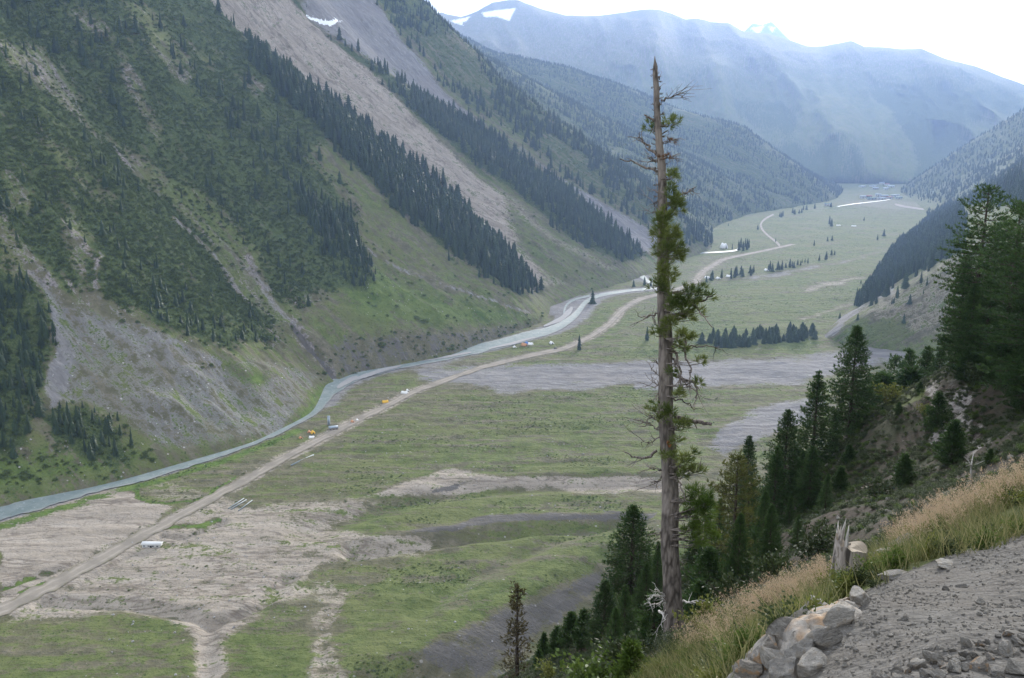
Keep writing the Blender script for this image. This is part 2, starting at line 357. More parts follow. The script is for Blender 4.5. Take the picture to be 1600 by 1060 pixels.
lr = [rib_fn((-560, 950), (-.83, .55), FACE, 800), rib_fn((0, 795), (-.83, .55), FACE, 800), rib_fn((190, 752), (-.83, .55), CONE, 800), rib_fn((400, 692), (-.83, .55), CONE, 800),
      rib_fn((492, 646), (-.83, .55), CONE, 800), rib_fn((513, 602), (-.83, .55), FACE, 800), rib_fn((560, 582), (-.84, .54), APRON, 800), rib_fn((700, 557), (-.86, .5), APRON, 800), rib_fn((852, 504), (-.88, .46), APRON, 800),
      R1, rib_between((120, 1490), (-.91, .40), R1, R2, .28, 75, 860), R2, rib_between((330, 1850), (-.92, .37), R2, R3, .22, 70, 920), R3,
      rib_between((590, 2640), (-.9, .42), R3, R4, .3, 110, 1200), rib_between((830, 3130), (-.87, .46), R3, R4, .05, 20, 1500), rib_between((1130, 3500), (-.86, .48), R3, R4, .3, 110, 1800), R4,
      rib_fn((1750, 4750, 0), (-.8, .6), [(0, 0), (2200, 700)], 2200)]
GL, VL, UL = loft(lr, [26, 24, 34, 22, 22, 22, 36, 40, 42, 26, 46, 26, 36, 22, 20, 20, 24, 12], 330)
def roughen(G, V, U, amp, seed, su=170, sv_=42):
    env = sstep(0, 60, U); x = V / sv_ + .25 * U / su
    n = fbm(x, U / su, 4, seed, True) - .5; n2 = fbm(V / 16, U / 22, 3, seed + 5) - .5; n3 = fbm(V / 5, U / 7, 2, seed + 9) - .5
    G[..., 2] += env * (n * amp + n2 * amp * .28 + n3 * 1.6) - 2.5 * (1 - sstep(0, 12, U))
roughen(GL, VL, UL, 22, 100)

# zone outlines, traced on the places they have in the view
Z = dict(
 talus=[(70, 430), (110, 470), (220, 505), (330, 545), (430, 562), (505, 572), (522, 600), (490, 650), (420, 690), (330, 705), (255, 705), (190, 665), (110, 640), (78, 600), (90, 520)],
 streak=[(84, 478), (104, 520), (110, 600), (97, 634), (80, 605), (86, 520)],
 streak2=[(80, 440), (110, 470), (200, 520), (300, 570), (420, 612), (330, 590), (230, 560), (140, 510), (95, 475)],
 streak3=[(170, 440), (180, 470), (250, 520), (320, 570), (300, 570), (220, 520), (165, 470)],
 meadow=[(556, 385), (620, 430), (700, 466), (780, 480), (862, 498), (800, 515), (700, 510), (600, 522), (540, 495), (530, 445)],
 bank=[(528, 520), (600, 526), (700, 514), (855, 506), (800, 530), (700, 556), (560, 586), (524, 580), (500, 590)],
 strip=[(475, 255), (540, 325), (600, 385), (690, 425), (800, 465), (700, 468), (620, 435), (550, 380), (500, 320)],
 ravine=[(330, 385), (400, 395), (440, 470), (500, 540), (526, 580), (515, 585), (470, 530), (430, 500), (370, 440)],
 rock1=[(0, 55), (70, 78), (120, 150), (168, 215), (145, 210), (80, 145), (15, 95)], rock2=[(108, 15), (155, 35), (172, 60), (125, 48)],
 rock3=[(186, 86), (216, 128), (240, 190), (260, 240), (225, 190), (192, 125)], rock4=[(160, 205), (215, 250), (260, 300), (240, 300), (185, 250)],
 rock5=[(0, 270), (45, 300), (40, 340), (0, 330)], rock6=[(100, 320), (160, 380), (150, 430), (105, 380)], rock7=[(352, 506), (425, 512), (430, 545), (360, 535)],
 rock8=[(240, 60), (300, 120), (290, 130), (235, 80)], rock9=[(310, 70), (350, 90), (330, 110)], rock10=[(0, 330), (60, 400), (150, 480), (90, 450), (0, 400)],
 rock11=[(380, 110), (410, 130), (405, 150)], rock12=[(255, 280), (330, 340), (420, 420), (380, 410), (290, 340)],
 olive1=[(180, 215), (260, 270), (330, 300), (440, 420), (380, 400), (280, 320)], olive2=[(200, 0), (260, 30), (300, 100), (260, 90), (215, 40)], olive3=[(60, 200), (150, 290), (200, 340), (150, 310), (80, 240)],
 scree1=[(300, -30), (445, -30), (520, 60), (600, 132), (690, 222), (760, 285), (810, 320), (880, 378), (965, 420), (880, 448), (835, 450), (790, 400), (700, 300), (560, 190), (400, 80)],
 scree1g=[(780, 300), (880, 380), (985, 432), (880, 450), (850, 440), (800, 380)], scree1b=[(540, 160), (620, 220), (700, 290), (640, 260), (560, 195)],
 spur2=[(435, -30), (468, -30), (490, 34), (560, 82), (640, 140), (760, 200), (870, 285), (1012, 400), (965, 412), (880, 366), (800, 302), (700, 222), (600, 130), (520, 60)],
 scree2=[(468, -30), (575, -30), (625, 60), (690, 135), (800, 225), (900, 292), (1010, 350), (1045, 372), (1008, 395), (870, 278), (760, 195), (640, 135), (560, 80), (490, 32)],
 spur3=[(570, -30), (640, -30), (745, 65), (870, 90), (1000, 145), (1160, 190), (1310, 305), (1130, 392), (1040, 368), (900, 285), (700, 138), (630, 60)],
 pale3=[(700, 62), (790, 95), (900, 125), (1000, 180), (960, 172), (840, 125), (740, 85)],
 belt1=[(385, 70), (560, 180), (700, 292), (800, 388), (838, 458), (806, 452), (720, 402), (650, 345), (590, 290), (530, 240), (500, 200), (440, 150), (395, 100)],
 clumpA=[(455, 290), (540, 345), (576, 400), (572, 455), (530, 430), (480, 360)], clumpB=[(-80, 410), (60, 440), (84, 500), (74, 580), (64, 690), (-80, 720)],
 clumpC=[(85, 640), (140, 635), (200, 675), (218, 735), (170, 725), (110, 705)], clumpD=[(230, 470), (330, 505), (425, 525), (360, 545), (240, 500)],
 shrubs=[(-250, -250), (420, -80), (560, 180), (480, 240), (560, 330), (560, 445), (440, 475), (425, 530), (345, 540), (200, 475), (80, 425), (0, 415), (-250, 415)],
 green_foot=[(0, 690), (150, 670), (220, 690), (260, 720), (200, 740), (0, 760)], greenB=[(330, 560), (420, 580), (400, 610), (350, 590)], toe_grass=[(420, 690), (500, 600), (522, 590), (510, 620), (470, 660)],
 snowL=[(478, 18), (505, 27), (534, 33), (520, 38), (490, 30)])
def blank(G): return {k: np.zeros(G.shape[:2]) for k in ('veg', 'lush', 'tan', 'grav', 'rock', 'dark', 'wood', 'snow', 'stones', 'trees', 'bush')}
def zone(A, px, py, key, f=6, **kw):
    m = pm(px, py, Z[key] if isinstance(key, str) else key, f)
    for k, v in kw.items(): A[k] = A[k] * (1 - m) + v * m
    return m
px, py = warped_px(GL)
AL = blank(GL); nz = fbm(VL / 70, UL / 130, 3, 7); nq = fbm(VL / 25, UL / 60, 3, 8)
AL['veg'][:] = .35 + .3 * nz; AL['stones'][:] = .3
zone(AL, px, py, 'talus', 14, veg=.33, grav=.56, stones=1)
AL['grav'] *= np.where(poly_sd(px, py, Z['talus']) > 0, .75 + .5 * nq, 1)
m = pm(px, py, Z['shrubs'], 14)
AL['wood'] = np.maximum(AL['wood'], m * .85); AL['bush'] = m * sstep(.25, .5, nq + .12); AL['trees'] = m * .07 * sstep(.45, .6, nz + .3 * (nq - .5))
AL['rock'] = np.maximum(AL['rock'], m * .52 * sstep(.36, .58, nq)); AL['veg'] = AL['veg'] * (1 - m) + .5 * m
for k in ('olive1', 'olive2', 'olive3'): zone(AL, px, py, k, 10, veg=.75, wood=.1, bush=.3, trees=.02, rock=.05)
zone(AL, px, py, 'strip', 10, veg=.5, tan=.35, bush=.06, trees=0); zone(AL, px, py, 'meadow', 16, veg=.85, lush=.5, tan=0, bush=.03, stones=.6)
zone(AL, px, py, 'bank', 7, veg=.35, dark=.45, tan=.1, grav=.1, bush=.15, stones=.5)
zone(AL, px, py, 'green_foot', 14, veg=.9, lush=.5, bush=.3, stones=1); zone(AL, px, py, 'greenB', 10, veg=.8, lush=.6); zone(AL, px, py, 'toe_grass', 8, veg=.85, lush=.6, grav=0)
for k in ('rock1', 'rock2', 'rock3', 'rock4', 'rock5', 'rock6', 'rock7', 'rock8', 'rock9', 'rock10', 'rock11', 'rock12'): zone(AL, px, py, k, 9, rock=.72, wood=.15, bush=.12, trees=.02)
zone(AL, px, py, 'ravine', 7, rock=.5, grav=.5, wood=.1, bush=.1, trees=0)
for pl, w in (([(55, 425), (78, 445), (90, 480), (95, 640), (98, 700)], 5), ([(165, 400), (175, 470), (230, 515), (330, 565)], 3), ([(400, 400), (440, 480), (480, 530), (526, 582)], 5), ([(270, 340), (340, 400), (400, 470)], 3), ([(560, 380), (640, 425), (740, 460), (830, 490)], 3)):
    d = np.clip(1.5 - line_d(px, py, pl) / w, 0, 1); AL['grav'] = np.maximum(AL['grav'], d * .6); AL['bush'] *= 1 - d; AL['wood'] *= 1 - d; AL['veg'] *= 1 - .8 * d
dd = np.clip(1.4 - line_d(px, py, [(455, 505), (490, 545), (528, 588)]) / 4, 0, 1); AL['dark'] = np.maximum(AL['dark'], dd); GL[..., 2] -= 5 * dd
zone(AL, px, py, 'streak', 8, grav=1.2, veg=.05, wood=0); zone(AL, px, py, 'streak2', 14, grav=.62, veg=.25); zone(AL, px, py, 'streak3', 12, grav=.6, veg=.15, wood=.1, bush=.1)
for k, d in (('belt1', 1.), ('clumpA', .8), ('clumpB', .5), ('clumpC', .55), ('clumpD', .25)): zone(AL, px, py, k, 11, trees=d, wood=1, rock=0, bush=.3, veg=.6, grav=0, tan=0)
zone(AL, px, py, 'scree1', 6, grav=.22, tan=.95, veg=.10, wood=0, trees=0, bush=0, rock=0, stones=.3)
zone(AL, px, py, 'scree1b', 12, dark=.35, veg=.4); zone(AL, px, py, 'scree1g', 14, veg=.55, grav=.25, tan=.4, bush=.05)
zone(AL, px, py, 'spur2', 5, wood=1, veg=.5, trees=.75, grav=0, tan=0, bush=.5); AL['trees'] *= np.where(poly_sd(px, py, Z['spur2']) > 0, np.where(px < 640, .45, 1), 1)
zone(AL, px, py, 'scree2', 6, grav=1, tan=0, veg=.06, wood=0, trees=0, bush=0, rock=0)
ms = zone(AL, px, py, 'spur3', 8, veg=.6, wood=.6, trees=.6, grav=.1, tan=0, bush=.25); AL['trees'] *= 1 - ms * (1 - sstep(.36, .55, nz))
AL['veg'] = np.where(ms > .5, .45 + .5 * (nz > .5), AL['veg'])
zone(AL, px, py, 'pale3', 10, grav=.5, tan=.4, wood=0, trees=.05, veg=.3); zone(AL, px, py, 'snowL', 2.5, snow=1, trees=0, bush=0)
far = GL[..., 1] > 2900; AL['trees'] = np.where(far, .5 * sstep(.35, .5, nz), AL['trees']); AL['wood'] = np.where(far, .7, AL['wood'])

def terrain_obj(name, G, V, U, A):
    m = mesh_np(name, G, [grid_faces(*G.shape[:2])], M['terrain'], True)
    for k in ('veg', 'lush', 'tan', 'grav', 'rock', 'dark', 'wood', 'snow', 'stones'): attr(m, k, A[k])
    attr(m, 'sv', np.stack([V, U, 0 * U], -1)); o = obj(name, m); o['kind'] = 'structure'; return o
left_o = terrain_obj('mountain_left', GL, VL, UL, AL)

# right wall of the valley
SL = [(0, 0), (60, 34), (200, 140), (560, 420)]
RR4 = rib_px((1400, 298), (.9, -.43), [(1440, 268), (1500, 226), (1560, 189), (1600, 164), (1700, 99)], 1000)
rr = [rib_fn((1620, 640), (.9, -.43), SL, 500), rib_fn((1430, 552), (.9, -.43), SL, 500), rib_fn((1272, 531), (.92, -.4), [(0, 0), (100, 70), (300, 240), (560, 440)], 500), rib_fn((1345, 462), (.9, -.43), SL, 600),
      rib_fn((1395, 388), (.9, -.43), SL, 700), rib_fn((1450, 338), (.9, -.43), SL, 800), rib_fn((1425, 312), (.9, -.43), [(0, 0), (100, 40), (900, 560)], 900), RR4, rib_fn((2700, 5600, 0), (.8, -.6), [(0, 0), (900, 420)], 1000)]
GR, VR, UR = loft(rr, [14, 20, 26, 26, 26, 20, 26, 14], 130)
roughen(GR, VR, UR, 16, 300)
px, py = warped_px(GR); AR = blank(GR); nz = fbm(VR / 70, UR / 130, 3, 17)
AR['veg'][:] = .5 + .3 * nz; AR['tan'][:] = .3; AR['stones'][:] = .3
zone(AR, px, py, [(1335, 475), (1372, 395), (1430, 345), (1500, 310), (1500, 395), (1405, 435), (1350, 478)], 5, trees=.9, wood=1, veg=.6, tan=0)
zone(AR, px, py, [(1270, 533), (1345, 478), (1400, 440), (1405, 452), (1350, 490), (1290, 535)], 3, grav=1, veg=.05)
zone(AR, px, py, [(1345, 485), (1410, 445), (1500, 380), (1560, 400), (1500, 520), (1420, 520), (1370, 510)], 10, tan=.55, grav=.3, veg=.35, trees=.04)
zone(AR, px, py, [(1340, 505), (1420, 500), (1420, 525), (1345, 530)], 6, veg=.8)
mt = zone(AR, px, py, [(1400, 300), (1500, 200), (1720, 60), (1720, 330), (1480, 320)], 5, trees=.3, wood=.75, veg=.6, tan=.1)
AR['trees'] *= 1 - .6 * mt * (nz < .5)
right_o = terrain_obj('mountain_right', GR, VR, UR, AR)

# far end of the valley
def far_range(name, sky, px0, px1, n, nt, Db, Ds, seed, rough_, snow=()):
    cols = np.linspace(px0, px1, n); sx, sy = zip(*sky); ys = np.interp(cols, sx, sy) + (fbm(cols / 22, cols * 0 + seed, 3, seed) - .5) * 3
    d = ray(cols, ys); az = d[:, :2] / np.linalg.norm(d[:, :2], axis=1)[:, None]; el = d[:, 2] / np.linalg.norm(d[:, :2], axis=1)
    t = np.linspace(0, 1, nt)[None, :]; arc = (np.arctan2(az[:, 0], az[:, 1]) * Ds)[:, None] + 0 * t
    env = np.sin(np.pi * np.clip(t, 0, 1)) ** .7
    sp_ = fbm(arc / 1500 + 1.1 * t, t * .5 + 0 * arc, 2, seed + 3, True); sp2 = fbm(arc / 480 + .9 * t, t * 1.5 + 0 * arc, 4, seed + 4, True)
    D = Db + (Ds - Db) * t - env * rough_ * ((sp_ - .5) * 2.2 + (sp2 - .5) * 1.0)
    z = (CAM_H + el * Ds)[:, None] * (t ** .93) + env * (fbm(arc / 260, t * 6 + 0 * arc, 4, seed + 7) - .5) * 110
    back = np.linspace(1, 2, 6)[None, 1:]; D = np.concatenate([D, Ds * (1 + .12 * (back - 1)) + 0 * arc[:, :1]], 1); z = np.concatenate([z, z[:, -1:] * (1 - .6 * (back - 1))], 1)
    G = np.stack([az[:, :1] * D, az[:, 1:2] * D, z], -1); G[:, 0, 2] = -5
    U = np.cumsum(np.linalg.norm(np.diff(G, axis=1, prepend=G[:, :1]), axis=-1), 1); V = np.concatenate([arc, arc[:, -5:]], 1)
    A = blank(G); qx, qy, _ = proj(G); nn = fbm(V / 500, U / 900, 3, seed + 9); hi = sstep(.45, .95, G[..., 2] / 1000)
    A['veg'][:] = .75 - .3 * hi; A['wood'][:] = sstep(.4, .6, nn) * (1 - hi) * .9; A['rock'][:] = hi * .6 + .2 * (fbm(V / 120, U / 400, 3, seed + 11) > .6); A['tan'] = .3 * hi
    for pl in snow: zone(A, qx, qy, pl, 2.5, snow=1)
    return terrain_obj(name, G, V, U, A), G, A
SKY = [(500, 40), (640, 30), (690, 20), (720, 27), (745, 18), (770, 4), (808, 0), (830, 8), (850, 16), (885, 26), (930, 26), (1000, 16), (1030, 15), (1052, 22), (1072, 32), (1090, 29), (1110, 34), (1140, 36), (1160, 48), (1195, 53), (1230, 62), (1262, 73), (1290, 72), (1330, 64), (1350, 74), (1400, 76), (1440, 77), (1475, 92), (1520, 102), (1560, 118), (1600, 133), (1700, 165), (1850, 200), (2000, 230)]
far_range('mountain_far', SKY, 520, 2000, 420, 150, 5600, 9000, 500, 850, [[(752, 20), (778, 16), (806, 13), (800, 24), (796, 33), (775, 26), (758, 27)], [(704, 33), (735, 26), (728, 34), (712, 37)], [(716, 38), (722, 36), (724, 40)]])
far_range('mountain_snow_peak', [(1100, 110), (1150, 66), (1165, 48), (1176, 37), (1190, 40), (1206, 34), (1214, 42), (1226, 56), (1250, 78), (1300, 120)], 1100, 1300, 60, 40, 11500, 13500, 600, 250, [[(1172, 44), (1195, 40), (1185, 55)], [(1200, 40), (1212, 44), (1206, 52)]])

# ------------------------------------------------------------------ valley floor
NT_, NR_ = 640, 430
th = np.linspace(R(-42), R(44), NT_); dep = np.concatenate([np.linspace(R(41), R(2.2), NR_ - 12), np.linspace(R(2.1), R(.9), 12)])
rr_ = CAM_H / np.tan(dep)
GF = np.zeros((NT_, NR_, 3)); GF[..., 0] = np.sin(th)[:, None] * rr_[None] / np.cos(th)[:, None] ** .0; GF[..., 1] = np.cos(th)[:, None] * rr_[None]
X, Y = GF[..., 0], GF[..., 1]
relief = (fbm(X / 180, Y / 60, 4, 200) - .5) * 4.5 + (fbm(X / 60, Y / 16, 3, 201, True) - .5) * (1.0 + 3.2 * sstep(600, 720, Y) * (1 - .6 * sstep(1100, 1500, Y))) + (fbm(X / 12, Y / 8, 3, 202) - .5) * 1.3
RIVER = [(-220, 858, 20), (0, 804, 20), (60, 787, 20), (150, 760, 19), (240, 738, 19), (330, 710, 19), (400, 684, 20), (450, 661, 22), (490, 635, 26), (512, 612, 26), (530, 598, 22), (560, 585, 16), (620, 571, 13), (700, 556, 13), (760, 543, 14), (810, 530, 15), (850, 520, 13), (880, 508, 11), (900, 494, 9), (908, 481, 8), (915, 470, 6), (940, 461, 5), (980, 455, 4), (1035, 450, 3)]
ROAD = [(-120, 1010, 17), (0, 955, 17), (100, 906, 17), (200, 850, 16), (300, 795, 14), (400, 742, 12), (470, 702, 10), (520, 677, 9.5), (560, 655, 9), (600, 637, 8), (640, 615, 8), (700, 593, 7), (760, 572, 6.5), (820, 558, 6.5), (880, 546, 6.5), (925, 526, 7), (958, 503, 9), (972, 484, 7), (1000, 467, 5), (1040, 458, 4.5), (1085, 444, 4), (1098, 425, 4), (1130, 405, 3.5), (1180, 395, 3), (1240, 382, 3)]
TRACK = [(1218, 388, 3), (1222, 384, 3.5), (1200, 370, 3), (1186, 355, 3), (1184, 350, 3), (1196, 341, 3), (1212, 334, 2.5)]
fl_river = [tuple(floor_pt(a, b)[:2]) for a, b, _ in RIVER]; fl_road = [tuple(floor_pt(a, b)[:2]) for a, b, _ in ROAD]
dr = line_d(X, Y, fl_river); dro = line_d(X, Y, fl_road)
flat = np.clip(np.minimum(sstep(6, 40, dr), sstep(5, 14, dro)), 0, 1)
GF[..., 2] = relief * flat - 1.2 * (1 - sstep(2, 16, dr))
def groove(pts, w, depth, bias=0):
    L = [tuple(floor_pt(a, b)[:2]) for a, b in pts]; d = line_d(X, Y, L); GF[..., 2] -= depth * (1 - sstep(0, w, d)); GF[..., 2] += depth * .1 * np.exp(-((d - w * 1.1) / (w * .5)) ** 2)
groove([(985, 815), (880, 822), (760, 834), (640, 850), (560, 862)], 17, 8)
groove([(1010, 900), (900, 965), (820, 1030), (720, 1085), (600, 1130)], 46, 20)
groove([(1030, 755), (850, 757), (700, 768), (600, 790), (480, 830)], 22, 5)
groove([(330, 975), (318, 1010), (322, 1060), (310, 1120)], 9, 2.2)
groove([(70, 940), (200, 945), (300, 965), (330, 975), (400, 950), (450, 905)], 9, 3)
groove([(650, 960), (740, 905), (860, 850), (960, 820)], 12, 3)
groove([(0, 920), (85, 892)], 5, 2.5)
groove([(-60, 1004), (0, 974), (120, 915), (230, 853), (330, 798), (420, 748), (500, 702)], 3.5, 1.6)
groove([(60, 905), (120, 880), (230, 824), (268, 800), (300, 783)], 3.5, 1.5)
groove([(255, 838), (285, 843), (320, 830), (348, 818)], 5, 3)
groove([(420, 790), (480, 770), (560, 748)], 3, 1.2)
groove([(330, 975), (380, 955), (450, 930), (520, 880), (600, 860)], 4, 1.6)
groove([(500, 1060), (505, 990), (540, 930), (620, 880)], 4, .8)
groove([(120, 955), (260, 900), (330, 870), (440, 850)], 3.5, 1.3)
px, py = warped_px(GF, 9, 40, 3, 10); AF = blank(GF); q1 = fbm(X / 150, Y / 45, 4, 210); q2 = fbm(X / 30, Y / 9, 3, 211); q3 = fbm(X / 40, Y / 40, 3, 212)
AF['veg'] = .44 + .6 * (q1 - .5) + .5 * (q2 - .5); AF['stones'][:] = .5
AF['veg'] += .25 * sstep(900, 2200, Y); AF['lush'][:] = .12 + .3 * (q3 - .35)
zf = lambda k, f=8, **kw: zone(AF, px, py, k, f, **kw)
zf([(360, 700), (520, 640), (640, 620), (760, 650), (560, 700), (460, 760), (330, 790)], 20, veg=.36, tan=.2)
zf([(540, 690), (760, 640), (1060, 610), (1100, 730), (800, 735), (560, 765)], 20, veg=.62)
zf([(0, 930), (60, 905), (250, 830), (330, 785), (440, 800), (590, 788), (560, 838), (720, 838), (650, 868), (530, 885), (440, 910), (480, 930), (420, 960), (330, 990), (200, 955), (0, 985)], 10, tan=.78, veg=.16, stones=.3)
zf([(420, 790), (560, 770), (600, 790), (520, 830), (640, 850), (500, 880), (430, 850)], 12, tan=.7, veg=.25)
zf([(0, 803), (120, 772), (192, 763), (268, 800), (230, 830), (120, 880), (60, 905), (0, 925)], 5, tan=1, veg=0, stones=0)
zf([(0, 922), (60, 905), (120, 885), (60, 930), (0, 955)], 4, tan=.9, veg=.1)
zf([(205, 762), (240, 748), (330, 760), (320, 780), (262, 788)], 4, tan=.55, veg=.4, stones=0)
zf([(0, 985), (80, 965), (180, 960), (260, 972), (308, 990), (306, 1060), (290, 1100), (-200, 1200), (-200, 1000)], 9, veg=.62, lush=.3, tan=.35)
zf([(0, 965), (140, 975), (200, 1000), (100, 1010), (0, 1020)], 12, veg=.42, tan=.35)
zf([(345, 1075), (372, 990), (425, 935), (470, 950), (490, 1000), (480, 1080)], 9, veg=.66, lush=.2, tan=.35)
zf([(470, 905), (545, 925), (530, 990), (560, 1040), (575, 1090), (470, 1090), (495, 990)], 10, tan=.6, veg=.3)
zf([(285, 965), (380, 915), (480, 895), (420, 950), (350, 1000), (338, 1090), (290, 1090), (312, 1000)], 9, tan=.85, veg=.12)
zf([(520, 822), (690, 765), (860, 768), (980, 785), (985, 797), (860, 800), (760, 812), (600, 835)], 8, veg=.72, lush=.25, tan=.2)
zf([(535, 940), (640, 880), (800, 835), (985, 815), (950, 880), (800, 925), (660, 1000), (610, 1045), (560, 1020)], 9, veg=.74, lush=.3, tan=.2)
zf([(600, 1050), (640, 1000), (760, 930), (940, 860), (945, 880), (800, 930), (690, 985), (640, 1040)], 6, veg=.9, lush=.25)
zf([(640, 1020), (720, 972), (800, 935), (900, 902), (950, 880), (945, 915), (880, 955), (800, 1010), (760, 1060), (690, 1058)], 11, dark=.75, veg=.25, grav=.2)
zf([(850, 985), (930, 930), (960, 930), (900, 990), (820, 1060), (600, 1100), (640, 1045), (760, 1050)], 8, grav=.4, veg=.22, dark=.35)
zf([(598, 832), (680, 820), (760, 808), (860, 802), (980, 794), (1020, 797), (1020, 806), (940, 810), (860, 814), (760, 822), (680, 834)], 3, dark=.9, veg=.05)
zf([(560, 842), (640, 832), (720, 826), (640, 845)], 4, tan=.7, grav=.3, veg=.1)
zf([(580, 775), (680, 740), (780, 742), (900, 742), (1060, 736), (1060, 770), (900, 766), (760, 762), (660, 776)], 5, tan=.85, veg=.1)
zf([(640, 778), (700, 752), (760, 746), (700, 762)], 3, dark=.8, veg=.1)
zf([(660, 950), (740, 897), (860, 848), (970, 815), (975, 822), (870, 862), (760, 912), (690, 955)], 4, grav=.42, veg=.45)
zf([(640, 578), (700, 563), (800, 560), (900, 568), (1000, 566), (1100, 566), (1250, 557), (1400, 540), (1475, 527), (1475, 545), (1400, 562), (1310, 582), (1240, 602), (1100, 604), (980, 598), (900, 606), (780, 608), (690, 596), (650, 590)], 9, grav=1.15, veg=.04, tan=0, stones=.1)
zf([(780, 610), (900, 594), (1020, 590), (1020, 600), (900, 608)], 4, grav=.9, veg=.1)
zf([(1105, 695), (1150, 652), (1230, 628), (1290, 620), (1290, 640), (1210, 680), (1130, 712)], 9, grav=1.1, veg=.05)
zf([(990, 602), (1050, 598), (1060, 606), (1000, 612)], 3, grav=.9, veg=.1)
zf([(640, 572), (760, 556), (830, 552), (930, 560), (860, 572), (740, 575), (690, 580)], 6, grav=.45, veg=.45)
zf([(840, 470), (868, 462), (920, 462), (935, 470), (915, 495), (895, 512), (860, 522), (868, 500), (850, 488)], 3, grav=1, veg=0, stones=0)
zf([(520, 600), (560, 578), (700, 562), (700, 570), (600, 588), (545, 610)], 4, grav=.7, veg=.2)
zf([(700, 520), (860, 520), (900, 500), (960, 470), (1000, 470), (960, 520), (880, 545), (760, 555)], 8, veg=.75, lush=.25)
zf([(960, 545), (1060, 500), (1280, 520), (1270, 552), (1000, 562)], 8, veg=.82, lush=.3)
zf([(1100, 450), (1300, 400), (1400, 380), (1340, 460), (1270, 520), (1080, 500)], 12, veg=.75, lush=.15)
zf([(1110, 440), (1200, 428), (1330, 405), (1390, 388), (1385, 393), (1320, 412), (1200, 436)], 2.5, grav=.6, tan=.4, veg=.15)
zf([(1250, 448), (1360, 428), (1340, 440), (1260, 456)], 3, tan=.6, veg=.25)
zf([(1240, 500), (1330, 470), (1330, 478), (1260, 505)], 3, tan=.5, veg=.3)
zf([(980, 412), (1010, 415), (1015, 442), (985, 440)], 3, grav=1, veg=0)
zf([(1280, 318), (1380, 306), (1480, 322), (1400, 330)], 3, tan=.5, veg=.4)
zf([(1060, 452), (1100, 400), (1160, 396), (1110, 430)], 4, tan=.4, veg=.4)
d = np.clip(1.6 - dr / np.where(Y > 850, 20, 13), 0, 1); AF['grav'] = np.maximum(AF['grav'], d); AF['veg'] *= 1 - d
gb = np.exp(-((dr - 22) / 8) ** 2) * (Y < 780); AF['veg'] = np.maximum(AF['veg'], gb * .9); AF['lush'] = np.maximum(AF['lush'], gb * .7)
d = np.clip(1.6 - dro / 9, 0, 1) * sstep(2000, 900, Y) if False else np.clip(1.6 - dro / 9, 0, 1); AF['tan'] = np.maximum(AF['tan'], d * .7); AF['veg'] *= 1 - .8 * d
for pl, w in (([(195, 763), (235, 785), (262, 790), (330, 776), (365, 748)], 3), ([(190, 765), (240, 742), (330, 728)], 3), ([(0, 918), (85, 890)], 2.5), ([(30, 925), (72, 910)], 2.5), ([(225, 838), (320, 825), (350, 815)], 2.5)):
    d = np.clip(1.5 - line_d(px, py, pl) / w, 0, 1); AF['veg'] = np.maximum(AF['veg'], d); AF['tan'] *= 1 - d; AF['lush'] = np.maximum(AF['lush'], .8 * d)
floor_o = terrain_obj('valley_ground', GF, Y * 1.0, X * 1.0, AF)

def bvh_of(*objs):
    V = []; Fc = []; n = 0
    for o in objs:
        m = o.data; v = np.empty(len(m.vertices) * 3, np.float32); m.vertices.foreach_get('co', v); v = v.reshape(-1, 3)
        f = np.empty(len(m.loops), np.int32); m.loops.foreach_get('vertex_index', f); V.append(v); Fc.append(f.reshape(-1, 4) + n); n += len(v)
    return BVHTree.FromPolygons(np.concatenate(V).tolist(), np.concatenate(Fc).tolist())
bvh_floor = bvh_of(floor_o); bvh_side = bvh_of(left_o, right_o)
def hit(px, py, b=None):
    d = Vector(ray(px, py)).normalized(); o = Vector(CAMP); best = None
    for t in ((b,) if b else (bvh_floor, bvh_side)):
        h = t.ray_cast(o, d)
        if h[0] is not None and (best is None or h[3] < best[3]): best = h
    return np.array(best[0]) if best else floor_pt(px, min(py, 1e9))
def ribbon(name, pts, mat, lift, jit=.0, seed=0, n=5):
    P0 = np.array(pts, float); seg = np.hypot(*np.diff(P0[:, :2], axis=0).T); s = np.concatenate([[0], np.cumsum(seg)]); k = int(s[-1] / 5) + 2; t = np.linspace(0, s[-1], k)
    c = np.stack([np.interp(t, s, P0[:, i]) for i in range(3)], -1)
    for i in (0, 1): c[:, i] = gsmooth(c[:, i], 2)
    tn = np.gradient(c[:, :2], axis=0); tn /= np.linalg.norm(tn, axis=1)[:, None]; nr = np.stack([-tn[:, 1], tn[:, 0]], -1)
    V = []; ac = []
    for i in range(k):
        wl = 1 + jit * (fbm(np.array([t[i] / 16.]), np.array([seed * 9. + .3]), 3, seed)[0] - .5) * 2; wr = 1 + jit * (fbm(np.array([t[i] / 16.]), np.array([seed * 9. + 7.3]), 3, seed + 1)[0] - .5) * 2
        for j in range(n):
            a = -1 + 2 * j / (n - 1); w = c[i, 2] * .5 * (wl if a < 0 else wr); q = c[i, :2] + nr[i] * a * w; h = hit(q[0], q[1], bvh_floor); V.append((h[0], h[1], h[2] + lift)); ac.append(a)
    m = mesh_np(name, V, [grid_faces(k, n)], mat, True); attr(m, 'across', ac); o = obj(name, m); o['kind'] = 'structure'; return o
ribbon('river', RIVER, M['water'], .55, .25, 1)
ribbon('river_channel', [(975, 417, 3), (992, 424, 6), (1002, 431, 7), (1012, 440, 5), (1022, 448, 3)], M['water'], .8, .2, 2)
ribbon('river_bend', [(1094, 349, 3), (1104, 352, 2), (1098, 357, 4), (1100, 362, 3)], M['water'], .8, .2, 3)
ribbon('river_upper', [(1070, 397, 2.5), (1120, 395, 2), (1150, 393, 2.5), (1160, 390, 3), (1150, 388, 2)], M['water'], .9, .2, 4)
